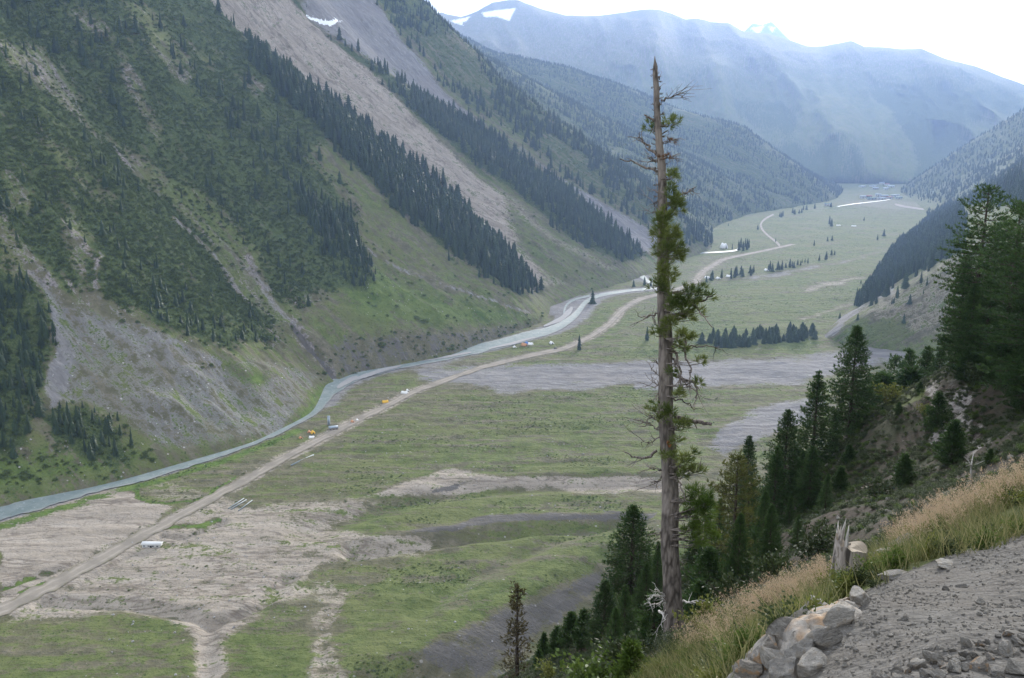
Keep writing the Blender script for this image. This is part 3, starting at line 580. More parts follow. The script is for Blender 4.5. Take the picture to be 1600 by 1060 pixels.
ribbon('river_far', [(1305, 324, .8), (1335, 319, 1.0), (1365, 316, .9), (1395, 312, .7)], M['water'], 1.2, .2, 5)
ribbon('river_braid', [(868, 520, 3), (885, 500, 4), (878, 484, 3), (890, 470, 3), (925, 462, 3)], M['water'], .7, .3, 6)
for i_b, bar in enumerate(([(452, 661, 3), (470, 651, 6), (488, 640, 3)], [(524, 610, 3), (534, 603, 8), (546, 595, 8), (562, 588, 3)], [(548, 597, 2), (570, 588, 6), (600, 579, 5), (630, 572, 2)], [(640, 567, 2), (690, 560, 4), (740, 551, 2)], [(846, 512, 2), (872, 503, 6), (890, 490, 7), (896, 478, 3)], [(760, 547, 2), (800, 538, 4), (840, 527, 2)])):
    ribbon('gravel_bar', bar, M['bar'], .95, .5, 20 + i_b)
ribbon('road', ROAD, M['road'], .35, .5, 7)
ribbon('side_track', TRACK, M['road'], .6, .2, 8)
ribbon('far_road', [(1395, 318, 3), (1402, 322, 3.5), (1430, 326, 3), (1460, 330, 2.5)], M['road'], 1.2, .2, 9)

# ------------------------------------------------------------------ the hillside the camera stands on
CP_ = [(1600, 1060, 3.6), (1400, 1060, 3.7), (1250, 1060, 4.4), (1165, 1052, 5.2), (1220, 1000, 5.6), (1300, 950, 6.6), (1345, 932, 8.0), (1450, 882, 9.4), (1600, 838, 10.), (1600, 950, 6.), (1480, 960, 5.8), (1720, 800, 9.),
       (1335, 905, 12.5), (1400, 872, 12.), (1480, 830, 12.), (1600, 762, 12.6), (1540, 800, 12.4), (1230, 955, 13.), (1130, 1005, 14.), (1040, 1040, 16.), (1180, 1010, 10.), (1100, 1060, 11.),
       (1052, 985, 33.5), (1600, 730, 44.), (1500, 770, 46.), (1600, 690, 52.), (1450, 745, 62.), (1300, 800, 68.), (1200, 850, 64.), (1140, 905, 54.), (1350, 652, 96.), (1420, 610, 90.), (1500, 578, 82.), (1600, 562, 76.), (1750, 520, 70.), (1400, 700, 78.),
       (950, 962, 75.), (850, 1032, 85.), (800, 1062, 90.), (1000, 930, 70.), (1250, 760, 85.), (1150, 860, 75.), (1050, 905, 70.)]
cps = [tuple(at(*c)) for c in CP_]
for x_, y_, z_ in [(0, 0, -1.7), (2.5, 0, -1.6), (-2, -2, -1.8), (8, -4, -1.2), (0, -20, 1), (16, 2, .5), (16, 10, -1.2), (30, 10, 6), (40, 40, -3), (60, 70, 0), (-8, 0, -8), (-20, 0, -20), (0, 2.2, -2.6), (0, 4, -4.6), (0, 8, -8.4), (-8, 8, -14), (0, 16, -14.5), (0, 33, -26), (0, 60, -42), (0, 120, -82),
                   (-30, 85, -72), (-60, 120, -112), (-100, 200, -195), (-150, 280, -275), (0, 200, -152), (0, 300, -240), (0, 420, -290), (50, 150, -84), (60, 200, -125), (100, 200, -105), (100, 130, -38), (110, 300, -200), (150, 430, -290), (220, 300, -170), (220, 150, -20), (-60, 40, -62), (-120, 60, -130), (-250, 150, -275), (320, 430, -285),
                   (9.2, 23, -11.2), (12.6, 24, -11.8), (14.3, 24, -10.6), (6.6, 22, -13.4), (5, 25, -15.5)]: cps.append((x_, y_, z_ + CAM_H))
cps = np.array(cps); W_ = cps[:, :2].copy()
def _k(r): return r ** 1.25
_A = _k(np.linalg.norm(W_[:, None] - W_[None], axis=-1)); n_ = len(W_); _B = np.zeros((n_ + 3, n_ + 3)); _B[:n_, :n_] = _A + np.eye(n_) * .02; _B[:n_, n_:] = np.c_[np.ones(n_), W_]; _B[n_:, :n_] = _B[:n_, n_:].T
_co = np.linalg.solve(_B, np.r_[cps[:, 2], 0, 0, 0])
def hill_z(x, y):
    x = np.asarray(x, float); y = np.asarray(y, float); z = _co[n_] + _co[n_ + 1] * x + _co[n_ + 2] * y
    for i in range(n_): z = z + _co[i] * _k(np.hypot(x - W_[i, 0], y - W_[i, 1]))
    r = np.hypot(x, y); a = np.clip(r / 60, 0, 1)
    return z + (fbm(x / 7, y / 7, 4, 400) - .5) * 2.6 * a + (fbm(x / 1.3, y / 1.3, 3, 401) - .5) * .30 * sstep(1, 9, r) + (fbm(x / .35, y / .35, 2, 402) - .5) * .09
th = np.concatenate([np.linspace(R(-65), R(-4), 70), np.linspace(R(-3.8), R(36), 420), np.linspace(R(36.5), R(85), 50)]); rr_ = np.exp(np.linspace(math.log(1.3), math.log(540), 290))
GH = np.zeros((len(th), len(rr_), 3)); GH[..., 0] = np.sin(th)[:, None] * rr_; GH[..., 1] = np.cos(th)[:, None] * rr_; GH[..., 2] = np.maximum(hill_z(GH[..., 0], GH[..., 1]), -38)
px, py, dcs = proj(GH); near_ = dcs < 20
GRAVEL = [(1150, 1070), (1190, 1010), (1290, 955), (1345, 925), (1400, 900), (1480, 868), (1540, 852), (1600, 825), (1700, 780), (1900, 900), (1900, 1400), (1100, 1400)]
gv = pm(px, py, GRAVEL, 8) * near_; gv = np.maximum(gv, (np.hypot(GH[..., 0], GH[..., 1]) < 3.) * 1.)
crag = pm(px, py, [(1440, 600), (1490, 590), (1540, 620), (1500, 680), (1450, 700), (1440, 650)], 25) * (dcs > 40) * .75
crag = np.maximum(crag, pm(px, py, [(1500, 640), (1560, 650), (1530, 740), (1480, 720)], 20) * (dcs > 40) * .6)
crag = np.maximum(crag, .25 * sstep(112, 135, dcs) * (px < 1200)); turf = np.where(near_, 1 - gv, .16 + .25 * (fbm(GH[..., 0] / 6, GH[..., 1] / 6, 3, 77) - .5)); turf = np.where((dcs > 115) & (px < 1200), .42, turf); turf = np.maximum(turf, pm(px, py, [(1380, 625), (1450, 600), (1440, 625), (1380, 645)], 10) * (dcs > 70))
m = mesh_np('hillside', GH, [grid_faces(*GH.shape[:2])], M['hill'], True); attr(m, 'gravel', gv); attr(m, 'crag', crag); attr(m, 'turf', turf)
hill_o = obj('hillside', m); hill_o['kind'] = 'structure'; bvh_hill = bvh_of(hill_o)
def hz_(x, y): return float(hill_z(np.array([x]), np.array([y]))[0])

# ------------------------------------------------------------------ foliage builders
def unit(a): return a / (np.linalg.norm(a, axis=-1, keepdims=True) + 1e-9)
def blades(o, d, L, W, r):
    """thin diamond faces from origins o along d"""
    d = unit(d); s = unit(np.cross(d, r.normal(size=d.shape))); L = np.asarray(L)[:, None]; W = np.asarray(W)[:, None]
    V = np.stack([o, o + d * L * .45 + s * W * .5, o + d * L, o + d * L * .45 - s * W * .5], 1)
    return V.reshape(-1, 3), np.arange(len(o) * 4).reshape(-1, 4)
def tufts(o, d, n, L, W, spread, r):
    N = len(o); oo = np.repeat(o, n, 0); dd = unit(np.repeat(unit(d), n, 0) + r.normal(size=(N * n, 3)) * spread)
    return blades(oo, dd, L * r.uniform(.65, 1.2, N * n), W * r.uniform(.7, 1.3, N * n), r)
def pine(seed, h, w, prof, low=.1, dens=1.0, tn=7, tl=.34, tw=.06, lift=.25, gaps=0., step=.34):
    """returns trunk MB and crown (V, F); a pine of height h and crown half-width w"""
    r = np.random.RandomState(seed); tr = MB(); zs = np.linspace(0, h, 12); lean = np.cumsum(r.normal(size=(12, 2)) * .012 * h / 12, 0)
    rad = .018 * h * (1 - zs / h) ** .85 + .015; axis = np.c_[lean, zs]; axis[0, 2] = -1.0; tr.tube(axis, rad, 8)
    O = []; D = []; z = low * h
    while z < h * .99:
        t = (z - low * h) / (h - low * h); nb = int(r.randint(5, 8) * (1 if dens >= 1 else .8)); L0 = w * np.interp(t, *zip(*prof)); a0 = r.uniform(0, 6.28)
        for b in range(nb):
            if r.rand() < gaps: continue
            a = a0 + b * 6.283 / nb + r.normal() * .22; L = max(.25, L0 * r.uniform(.62, 1.18)); k = max(3, int(L / .35)); s = np.linspace(0, 1, k + 1)
            up = lift * (1 - t) * r.uniform(.2, 1.3) + .65 * t ** 2; x = L * s; zz = z + L * (-.28 * (1 - t) * s + up * s ** 2) + r.normal() * .05
            ax = np.array([np.interp(z, zs, axis[:, 0]), np.interp(z, zs, axis[:, 1])]); P = np.c_[ax[0] + np.cos(a) * x, ax[1] + np.sin(a) * x, zz]
            tr.tube(P, np.linspace(.012 + .012 * L, .008, k + 1), 4, False)
            dirn = unit(np.gradient(P, axis=0)); side = np.array([-math.sin(a), math.cos(a), 0])
            ss = np.arange(.22 * L if L > .8 else 0, L + .01, step / dens) / L
            for q in ss:
                c = np.array([np.interp(q, s, P[:, i]) for i in range(3)]); dq = np.array([np.interp(q, s, dirn[:, i]) for i in range(3)])
                sw = .34 * L * (1 - q) + .12
                for e in (-1, 0, 1):
                    n = 1 if e == 0 else max(1, int(sw / (step * .8)))
                    for j in range(n):
                        o = c + (side * e * sw * (j + r.uniform(.4, 1)) / n + dq * abs(e) * sw * .5 * (j + 1) / n if e else 0) + r.normal(size=3) * .06
                        O.append(o); D.append(dq * .8 + side * e * .7 + np.array([0, 0, .45 + .3 * t]))
        z += (.16 + .022 * h) * r.uniform(.75, 1.25) / dens ** .5 * (1 - .35 * t)
    for q in range(8): O.append(np.array([axis[-1, 0], axis[-1, 1], h - .09 * q])); D.append(r.normal(size=3) * .5 + [0, 0, 1])
    return tr, tufts(np.array(O), np.array(D), tn, tl, tw, .42, r)
SPIRE = [(0, .9), (.12, 1), (.4, .72), (.75, .34), (1, .05)]; FULL = [(0, .8), (.15, 1), (.45, .78), (.75, .40), (1, .05)]; LOOSE = [(0, .75), (.3, .85), (.6, 1), (.85, .6), (1, .15)]
kinds = {}
def add_kind(k, mat, *a, **kw):
    tr, (V, Fc) = pine(*a, **kw); kinds[k] = (tr.mesh('trunk', M['bark'], True), mesh_np('crown', V, [Fc], M[mat]), a[1])
add_kind('spire', 'needles', 1, 12., 2.5, SPIRE, low=.06)
add_kind('spire_b', 'needles', 2, 12., 2.9, SPIRE, low=.04, lift=.4)
add_kind('full', 'needles', 3, 12., 3.3, FULL, low=.05, lift=.35)
add_kind('tall', 'needles', 4, 16., 3.4, LOOSE, low=.12, lift=.3, gaps=.18, dens=.9)
add_kind('tall_b', 'needles', 5, 16., 3.0, LOOSE, low=.16, lift=.25, gaps=.25, dens=.9)
add_kind('loose', 'olive', 6, 14., 2.9, LOOSE, low=.1, lift=.3, gaps=.28, dens=.85, tl=.4)
add_kind('young', 'needles', 7, 4.5, 1.35, FULL, low=.03, lift=.7, tl=.3, step=.28)
add_kind('young_b', 'needles', 8, 4.5, 1.7, FULL, low=.02, lift=.8, tl=.32, step=.28)
add_kind('fresh', 'bright', 9, 4.0, 1.3, FULL, low=.03, lift=.9, tl=.32, tw=.07, step=.28)
add_kind('scraggy', 'browning', 10, 9., 1.3, [(0, .8), (.25, 1), (.5, .75), (.6, .42), (1, .3)], low=.05, lift=.3, gaps=.42, dens=.8)
def place_pine(kind, px_, top, dc, wide, label, group=None, name='pine_tree', cat='pine tree', rz=None, base_py=None):
    p = at(px_, 600, dc); x, y = p[0], p[1]
    for _ in range(3):                                  # keep the depth along the view while the foot moves with the slope
        gz = hz_(x, y) - .1; y = (dc + (gz - CAM_H) * SP) / CP
    gz = hz_(x, y) - .1; tz = CAM_H + dc * ((530 - top) / FPX * CP - SP) ; h = max(.8, (tz - gz) * 1.0)
    tm, cm, h0 = kinds[kind]; s = h / h0; wide = wide * 1.12
    o = empty(name, (x, y, gz), rz if rz is not None else rnd.uniform(0, 6.28)); w = s * wide; o.scale = (w, w, s)
    obj('trunk', tm, o); obj('crown', cm, o); return tag(o, label, cat, group)

# ------------------------------------------------------------------ the old pine with the broken top
PD = 34.0
def pp(x, y, dd=0.): return at(x, y, PD + dd)
bx, by = pp(1052, 975)[:2]; bz = hz_(bx, by) - .4
old = empty('old_pine', (bx, by, bz)); o0 = np.array([bx, by, bz])
tp = [(1055, 1000, 17), (1053, 975, 15.5), (1051, 940, 14), (1048, 860, 13.2), (1046, 760, 12.4), (1043, 680, 11.8), (1042, 600, 11), (1039, 520, 10.3), (1038, 440, 9.3), (1035, 360, 7.8), (1032.5, 280, 6.4), (1029, 200, 5.2), (1027.5, 150, 4.6), (1025.5, 118, 3.9), (1025.5, 104, 3.4), (1024.6, 96, 1.5), (1024.4, 88, .4)]
tp = np.array(tp, float); tt = np.linspace(0, len(tp) - 1, 190); tpi = np.stack([np.interp(tt, np.arange(len(tp)), tp[:, i]) for i in range(3)], -1)
axis_ = np.array([pp(a, b) for a, b, _ in tpi]) - o0; axis_[:, 0] += (fbm(axis_[:, 2] / 2.2, axis_[:, 2] * 0 + 2.2, 3, 911) - .5) * .22; axis_[0, 2] = min(axis_[0, 2], -.5); rad_ = tpi[:, 2] / FPX * PD
ns = 44; th = np.arange(ns) * 2 * math.pi / ns; TH, K = np.meshgrid(th, np.arange(190)); zz_ = axis_[:, 2][:, None] + 0 * TH
ca, sa = np.cos(TH) * 3.2, np.sin(TH) * 3.2
bark_n = fbm(ca + 9 + zz_ * .12, sa * 1.0 + zz_ * .55, 4, 900, True) - .5
bark_f = fbm(ca * 3 + 40, sa * 3 + zz_ * 2.2, 3, 901) - .5
rr2 = rad_[:, None] * (1 + .16 * bark_n + .13 * bark_f + .12 * (fbm(ca * .5 + 3, zz_ * .8 + sa * .5, 2, 905) - .5)) ; flare = 1 + .16 * np.exp(-(zz_ - axis_[0, 2]) / .5) * (.6 + .4 * np.sin(TH * 5))
V = np.stack([axis_[:, 0][:, None] + np.cos(TH) * rr2 * flare, axis_[:, 1][:, None] + np.sin(TH) * rr2 * flare, zz_], -1)
i_ = np.arange(190 * ns).reshape(190, ns); j_ = np.roll(i_, -1, 1)
obj('trunk', mesh_np('trunk', V, [np.stack([i_[:-1], j_[:-1], j_[1:], i_[1:]], -1).reshape(-1, 4), i_[-1][None]], M['main_bark'], True), old)
rb = np.random.RandomState(77)
def trunk_xr(y): return np.interp(y, tp[::-1, 1], tp[::-1, 0]), np.interp(y, tp[::-1, 1], tp[::-1, 2])
def limb(pts, r0, r1, mat='dead_wood', twigs=0, tl=.5, name='dead_branch', depth=0., wob=.03):
    """a branch through pixel points near the trunk's distance; depth is how far its tip leans to or from the viewer"""
    mb = MB(); n = len(pts); P0 = np.array([pp(a, b, depth * k / max(1, n - 1)) for k, (a, b) in enumerate(pts)]) - o0
    t = np.linspace(0, n - 1, n * 4); P = np.stack([np.interp(t, np.arange(n), P0[:, i]) for i in range(3)], -1); P[1:-1] += rb.normal(size=(len(P) - 2, 3)) * wob
    mb.tube(P, np.linspace(r0, r1, len(P)), 6)
    for _ in range(twigs):
        k = rb.randint(len(P) // 3, len(P)); d = unit(P[-1] - P[0]) + rb.normal(size=3) * .75; L = tl * rb.uniform(.3, 1); q = P[k] + np.linspace(0, 1, 5)[:, None] * d * L + rb.normal(size=(5, 3)) * .03; q[0] = P[k]
        mb.tube(q, np.linspace(r1 * .8 + .006, .005, 5), 4, False)
        if rb.rand() < .6: q2 = q[2] + np.linspace(0, 1, 3)[:, None] * (d + rb.normal(size=3) * .8) * L * .5; mb.tube(q2, np.linspace(.008, .004, 3), 4, False)
    return mb.build(name, M[mat], old, True)
limb([(1033, 157), (1045, 153), (1060, 148)], .05, .012, twigs=12, tl=.55); limb([(1029, 188), (1016, 185), (1007, 180)], .06, .03)
limb([(1030, 243), (1015, 232), (1005, 222), (998, 214)], .07, .025, twigs=5, tl=.4); limb([(1030, 268), (1010, 263), (990, 254), (968, 249)], .06, .02, twigs=3, tl=.25)
limb([(1036, 224), (1046, 222), (1052, 218)], .03, .01, twigs=7, tl=.3); limb([(1036, 248), (1046, 246), (1056, 243)], .04, .01, twigs=9, tl=.4)
limb([(1030, 252), (1020, 250), (1012, 248)], .04, .012, twigs=8, tl=.3); limb([(1045, 309), (1062, 305), (1074, 300), (1086, 292)], .05, .018, twigs=10, tl=.35, depth=1)
limb([(1046, 476), (1073, 472), (1093, 485), (1112, 511)], .07, .015, twigs=3, tl=.3, depth=-1.5); limb([(1050, 470), (1080, 475), (1098, 470), (1114, 462)], .06, .02, depth=-1)
limb([(1028, 490), (1014, 494), (1002, 496)], .04, .015, twigs=6, tl=.3); limb([(1052, 538), (1072, 543), (1098, 541), (1124, 542)], .045, .015, twigs=5, tl=.35)
limb([(1052, 548), (1062, 575), (1064, 605), (1056, 618)], .06, .02, twigs=5, tl=.4, depth=-1); limb([(1070, 530), (1073, 560), (1079, 580), (1076, 598)], .05, .02, twigs=4, tl=.4, depth=-1)
limb([(1052, 585), (1066, 592), (1085, 598), (1090, 612), (1086, 628)], .07, .018, twigs=6, tl=.4, depth=-1); limb([(1052, 560), (1060, 585), (1072, 600), (1080, 604)], .05, .02, twigs=8, tl=.45, depth=-1)
limb([(1054, 652), (1075, 657), (1095, 660), (1112, 663)], .10, .06, twigs=4, tl=.25, depth=-1); limb([(1052, 622), (1072, 628), (1084, 640)], .04, .01, twigs=4, tl=.3)
for y0, x1, y1, k in ((590, 1018, 578, 6), (600, 1020, 598, 8), (605, 1024, 618, 8), (580, 1026, 566, 4), (660, 1008, 648, 8), (672, 1002, 658, 9), (680, 1006, 690, 8), (640, 1012, 655, 5), (735, 1014, 730, 6), (742, 1018, 756, 5), (520, 1022, 505, 3), (405, 1026, 412, 4), (300, 1022, 298, 4), (312, 1022, 318, 4), (335, 1020, 330, 4), (830, 1020, 834, 4), (833, 1024, 842, 3)):
    cx_, cr_ = trunk_xr(y0); limb([(cx_ - cr_ * .8, y0), ((cx_ + x1) / 2, (y0 + y1) / 2 + 2), (x1, y1)], .035, .012, twigs=k, tl=.5)
for y0, x1, y1 in ((165, 1034, 160), (180, 1040, 178), (140, 1032, 136), (122, 1030, 120), (208, 1044, 205), (213, 1038, 214), (262, 1044, 258), (560, 1062, 566), (880, 1066, 878)):
    cx_, cr_ = trunk_xr(y0); limb([(cx_ + cr_ * .7, y0), (x1, y1)], .03, .01, twigs=2, tl=.2)
for y0 in np.arange(110, 330, 9): # short snapped stubs up the bare top
    cx_, cr_ = trunk_xr(y0); e = -1 if rb.rand() < .6 else 1; limb([(cx_ + e * cr_ * .7, y0), (cx_ + e * (cr_ + rb.uniform(3, 7)), y0 - rb.uniform(-1, 3))], .022, .009)
limb([(1026, 704), (1010, 716), (992, 714), (976, 707)], .06, .02, twigs=4, tl=.5); limb([(1048, 725), (1070, 732), (1092, 738)], .06, .02, twigs=3, depth=-1); limb([(1050, 742), (1062, 756), (1070, 780)], .06, .02, twigs=5, depth=-1)
for pts in ([(1044, 932), (1024, 930), (1014, 938)], [(1044, 940), (1028, 944), (1012, 943)], [(1044, 934), (1032, 926), (1024, 922)], [(1062, 941), (1078, 942), (1091, 940)], [(1044, 945), (1036, 938), (1028, 928)], [(1030, 955), (1036, 962), (1040, 968)]):
    limb(pts, .05, .015, 'white_wood', 5, .4, depth=-.8, name='bleached_branch')
CL = [(1048, 192, 17, 9, -.2), (1016, 197, 10, 9, .2), (1052, 274, 13, 9, -.5), (1052, 312, 15, 14, -.6), (1060, 325, 12, 14, -.6), (1038, 336, 16, 10, -.7), (1032, 366, 17, 12, -.6), (1052, 366, 15, 14, -.4), (1036, 392, 16, 14, -.8), (1054, 390, 18, 18, -.4), (1062, 400, 9, 10, -.2), (1034, 448, 20, 13, -.8), (1056, 470, 15, 14, -.6),
      (1084, 452, 19, 9, -.8), (1092, 460, 10, 7, -.8), (1113, 463, 8, 6, -1), (1068, 485, 18, 14, -.8), (1050, 478, 10, 12, -.9), (1076, 495, 12, 8, -.5), (1088, 470, 6, 5, -.6), (1097, 488, 5, 5, -1), (1030, 521, 14, 8, -.8), (1066, 524, 20, 9, -.7), (1080, 529, 8, 6, -.5),
      (1094, 563, 8, 9, -1), (1089, 598, 7, 8, -1), (1060, 614, 9, 9, -1), (1028, 637, 18, 8, -.9), (1046, 645, 12, 9, -1), (1066, 664, 14, 12, -.7), (1072, 548, 6, 6, -.6), (1046, 713, 16, 7, -1), (1070, 722, 16, 12, -.8), (1092, 736, 14, 8, -.9), (1084, 708, 6, 5, -.8), (1066, 742, 12, 9, -.8), (1040, 420, 15, 12, -.8), (1046, 505, 15, 10, -.9), (1036, 350, 14, 10, -.8), (1048, 295, 9, 9, -.5), (1044, 432, 14, 9, -.9), (1078, 470, 14, 8, -.9), (1060, 540, 9, 7, -.8), (1034, 655, 10, 8, -.9), (1050, 580, 8, 8, -.9), (1058, 690, 10, 7, -.9)]
def clump(lst, mat, dens=1.0, tl=.24, name='foliage'):
    """each clump of needles with its own short twigs is one part of the old pine"""
    for a, b, w, h, dd in lst:
        mb = MB(); n = int(max(6, w * h * .19 * dens)); u = rb.normal(size=(n, 3)); u = unit(u) * rb.rand(n)[:, None] ** .4
        q = np.array([pp(a + u[k, 0] * w, b - u[k, 2] * h, dd + u[k, 1] * w / FPX * PD * .8) for k in range(n)]) - o0
        cx_, cr_ = trunk_xr(b + h * .4); root = pp(cx_, b + h * .6, dd * .3) - o0
        for k in range(0, n, 4): mb.tube(np.stack([root, root * .35 + q[k] * .65 + [0, 0, -.08], q[k]]), [.02, .013, .007], 4, False)
        d = unit(q - q.mean(0)) * .55 + unit(q - root) * .4 + [0, 0, .55]; Vb, Fb = tufts(q, d, 16, tl, .02, .55, rb)
        part = obj(name, mesh_np(name, Vb, [Fb], M[mat]), old); mb.build('twig', M['dead_wood'], part)
clump(CL, 'main_needles', .95, .26)
clump([(1091, 775, 22, 16, -.9), (1100, 795, 17, 18, -1.2), (1084, 800, 18, 20, -.8), (1098, 820, 18, 14, -1), (1080, 830, 14, 12, -.8), (1108, 838, 12, 10, -1), (1094, 848, 14, 8, -1)], 'bright', .9, .3)
clump([(1047, 221, 8, 6, 0), (1044, 246, 8, 5, -.3), (1034, 247, 4, 3, -.5)], 'rusty', .8, .16, 'dead_foliage')
q = pp(1046, 694, -.40) - o0; mb = MB(); uu = np.arange(10) * 6.283 / 10; c_ = q + np.c_[np.cos(uu) * .09, 0 * uu, np.sin(uu) * .12 * (1 + .3 * np.sin(uu * 3))]; mb.add(np.r_[c_, c_ + [0, .12, 0]], [np.arange(10)[None, :], np.stack([np.arange(10), np.roll(np.arange(10), -1), np.roll(np.arange(10), -1) + 10, np.arange(10) + 10], -1)])
mb.build('torn_bark', M['scar'], old)
tag(old, 'tall old pine with a broken bare top and sparse needle clumps', 'pine tree')

# ------------------------------------------------------------------ pines and young trees on the hillside
PN = [('full', 1262, 690, 74, .9, 'dark pine standing right below the pointed pine'), ('spire', 1288, 735, 66, 1.0, 'slim dark pine at the right edge of the shaded wood'), ('full', 1200, 780, 50, .8, 'shaded pine in front of the bushy third pine'), ('spire_b', 1245, 800, 56, 1.0, 'shaded pine at the lower right of the wood'), ('full', 1150, 790, 46, .7, 'shaded pine close behind the pink grass'), ('full', 960, 940, 50, .8, 'dark pine low beside the descending row'), ('full', 1165, 735, 66, 1.0, 'dark pine filling the gap behind the yellowish pine'), ('spire_b', 1205, 690, 76, .9, 'dark pine half hidden left of the bushy third pine'), ('full', 1250, 700, 80, .8, 'dark pine under the pointed pine'), ('full', 1300, 640, 88, .7, 'dark pine filling the foot of the tallest pine'), ('spire_b', 1120, 770, 64, .9, 'dark pine deep in shade right of the old trunk'), ('full', 1085, 800, 70, .8, 'dark pine close behind the old trunk'), ('full', 1175, 830, 54, .9, 'shaded dark pine low in the hollow'), ('full', 1215, 830, 58, .8, 'shaded dark pine at the hollow edge right'), ('spire', 1025, 838, 66, .8, 'slim dark pine hugging the left of the old trunk'), ('full', 1140, 860, 50, .8, 'dark wide pine at the bottom of the hollow'),
 ('tall', 1540, 345, 90, 1.1, 'tall pine in the second line of the dark stand'), ('full', 1575, 380, 86, .9, 'dark pine behind the middle tall pine'), ('full', 1510, 440, 82, .8, 'dark pine below the leftmost tall pine'), ('full', 1560, 470, 74, .8, 'dark pine low in the middle of the stand'), ('full', 1600, 480, 66, .8, 'dark pine low at the right picture edge'), ('young_b', 1510, 545, 80, 1.3, 'low pine under the leftmost tall pine'), ('young_b', 1585, 545, 72, 1.3, 'low pine at the foot of the stand by the picture edge'),
 ('full', 985, 778, 70, 1.3, 'dense dark pine just left of the old pine trunk'),
 ('full', 1325, 503, 93, .95, 'tallest free-standing pine beside the grey gravel fan'), ('spire_b', 1268, 573, 86, 1.0, 'pointed dark pine next to and left of the tallest free-standing pine'),
 ('full', 1222, 632, 82, .95, 'dark bushy pine third from right in the row stepping down the slope'), ('spire', 1164, 672, 92, 1.0, 'small pointed pine top showing behind the yellowish pine'), ('loose', 1142, 693, 52, .9, 'loose yellowish green pine right behind the old pine trunk'),
 ('full', 1190, 760, 60, .8, 'dark full pine below the row, beside the yellowish pine'), ('spire_b', 1232, 770, 68, .85, 'dark pine at the foot of the slope below the pointed pine'), ('young_b', 1105, 850, 50, 1.1, 'dark young pine in the shade beside the old pine'),
 ('tall', 1514, 288, 84, 1.0, 'leftmost tall pine of the dark stand on the right crest'), ('tall_b', 1562, 316, 74, 1.15, 'middle tall pine of the dark stand on the right crest'), ('tall', 1604, 262, 66, 1.1, 'rightmost tall pine of the dark stand, cut by the picture edge'),
 ('full', 1492, 395, 88, .75, 'bushy pine hanging on the left edge of the dark stand'), ('full', 1535, 420, 80, .85, 'bushy dark pine filling the foot of the stand'), ('full', 1590, 430, 72, .9, 'low wide pine under the rightmost tall pine'), ('young_b', 1548, 545, 78, 1.3, 'low bush-like pine at the foot of the stand'),
 ('tall_b', 1375, 546, 135, .8, 'thin open pine beyond the crest, left of a pair'), ('spire_b', 1397, 536, 132, .9, 'layered pine beyond the crest, right of a pair'), ('full', 1432, 534, 122, .8, 'rounded pine just beyond the rocky crest'), ('full', 1458, 538, 112, .8, 'dark rounded pine beside the stand, beyond the rocky crest'), ('young_b', 1368, 580, 118, 1.2, 'low dark pine peeking over the crest'), ('young_b', 1412, 570, 120, 1.3, 'low broad pine between the pair and the rocky crest'),
 ('spire', 945, 896, 62, 1.5, 'pointed dark pine below left of the dense pine'), ('full', 1008, 872, 58, .9, 'dark pine directly below the dense pine'), ('spire_b', 975, 905, 54, 1.0, 'dark pine between the pointed pine and the old trunk'), ('young_b', 1020, 920, 48, 1.0, 'dark young pine against the old pine base'),
 ('young', 892, 952, 70, 1.15, 'young dark pine above the scraggy half-dead pine, first of a descending row'), ('young', 912, 948, 66, 1.0, 'young dark pine second in the descending row'), ('young', 870, 975, 72, 1.1, 'young dark pine lower in the descending row'), ('young_b', 842, 1012, 74, 1.0, 'lowest young pine at the bottom edge of the slope'), ('young', 850, 985, 80, .8, 'small young pine right beside the scraggy pine'),
 ('fresh', 984, 992, 24, .9, 'bright green pine seedling in front of the dark trees'), ('scraggy', 808, 896, 84, 1.0, 'scraggy half-dead pine with a thin yellowing top'),
 ('young_b', 1404, 628, 84, 1.0, 'round young pine alone on the upper slope'), ('young', 1437, 596, 86, 1.0, 'small young pine near the rocky crest'), ('young_b', 1462, 612, 76, 1.0, 'wider young pine below the rocky crest'), ('young', 1486, 655, 62, 1.15, 'young pine lowest of three below the rocky crest'),
 ('young', 1411, 708, 64, 1.2, 'young pine alone in the middle of the dark slope'), ('young', 1326, 694, 80, 1.2, 'young pine on the slope below the tallest pine'), ('young', 1312, 728, 74, 1.1, 'smaller young pine under the slope pine'), ('young_b', 1545, 700, 52, .8, 'dark young pine at right above the grass bank'), ('young', 1284, 770, 72, 1.3, 'dark young pine at the lower middle slope'), ('young_b', 1170, 905, 46, 1.1, 'shaded young pine above the pink grass'), ('young_b', 1090, 900, 44, 1.0, 'shaded young pine right of the old trunk'), ('young_b', 1248, 840, 58, 1.1, 'dark young pine left of the broken stump')]
for k, a, t, d, w, lab in PN: place_pine(k, a, t, d, w, lab)

# ------------------------------------------------------------------ leafy shrubs
def shrub_mesh(seed, n=420, leaf=.16, h=1.4, w=1., mat='leaf', stems=9):
    r = np.random.RandomState(seed); mb = MB(); O = []
    for _ in range(stems):
        a = r.uniform(0, 6.28); e = r.uniform(.25, 1.) * w; top = np.array([math.cos(a) * e, math.sin(a) * e, h * r.uniform(.65, 1.05) * (1 - .3 * e / w)]); P = np.stack([top * [0.1, .1, 0], top * [.4, .4, .55], top]); mb.tube(P, [.025, .016, .006], 4, False)
        k = n // stems; t = r.uniform(.3, 1.02, k)[:, None]; O.append(top * [1, 1, 0] * t ** 1.5 + [0, 0, 1] * (top[2] * t) + r.normal(size=(k, 3)) * .15 * w)
    O = np.concatenate(O); d = unit(O - [0, 0, h * .3]) + r.normal(size=O.shape) * .6; V, Fc = blades(O, d, leaf * r.uniform(.6, 1.3, len(O)), leaf * .6 * r.uniform(.7, 1.2, len(O)), r)
    return mb.mesh('stems', M['bark']), mesh_np('leaves', V, [Fc], M[mat])
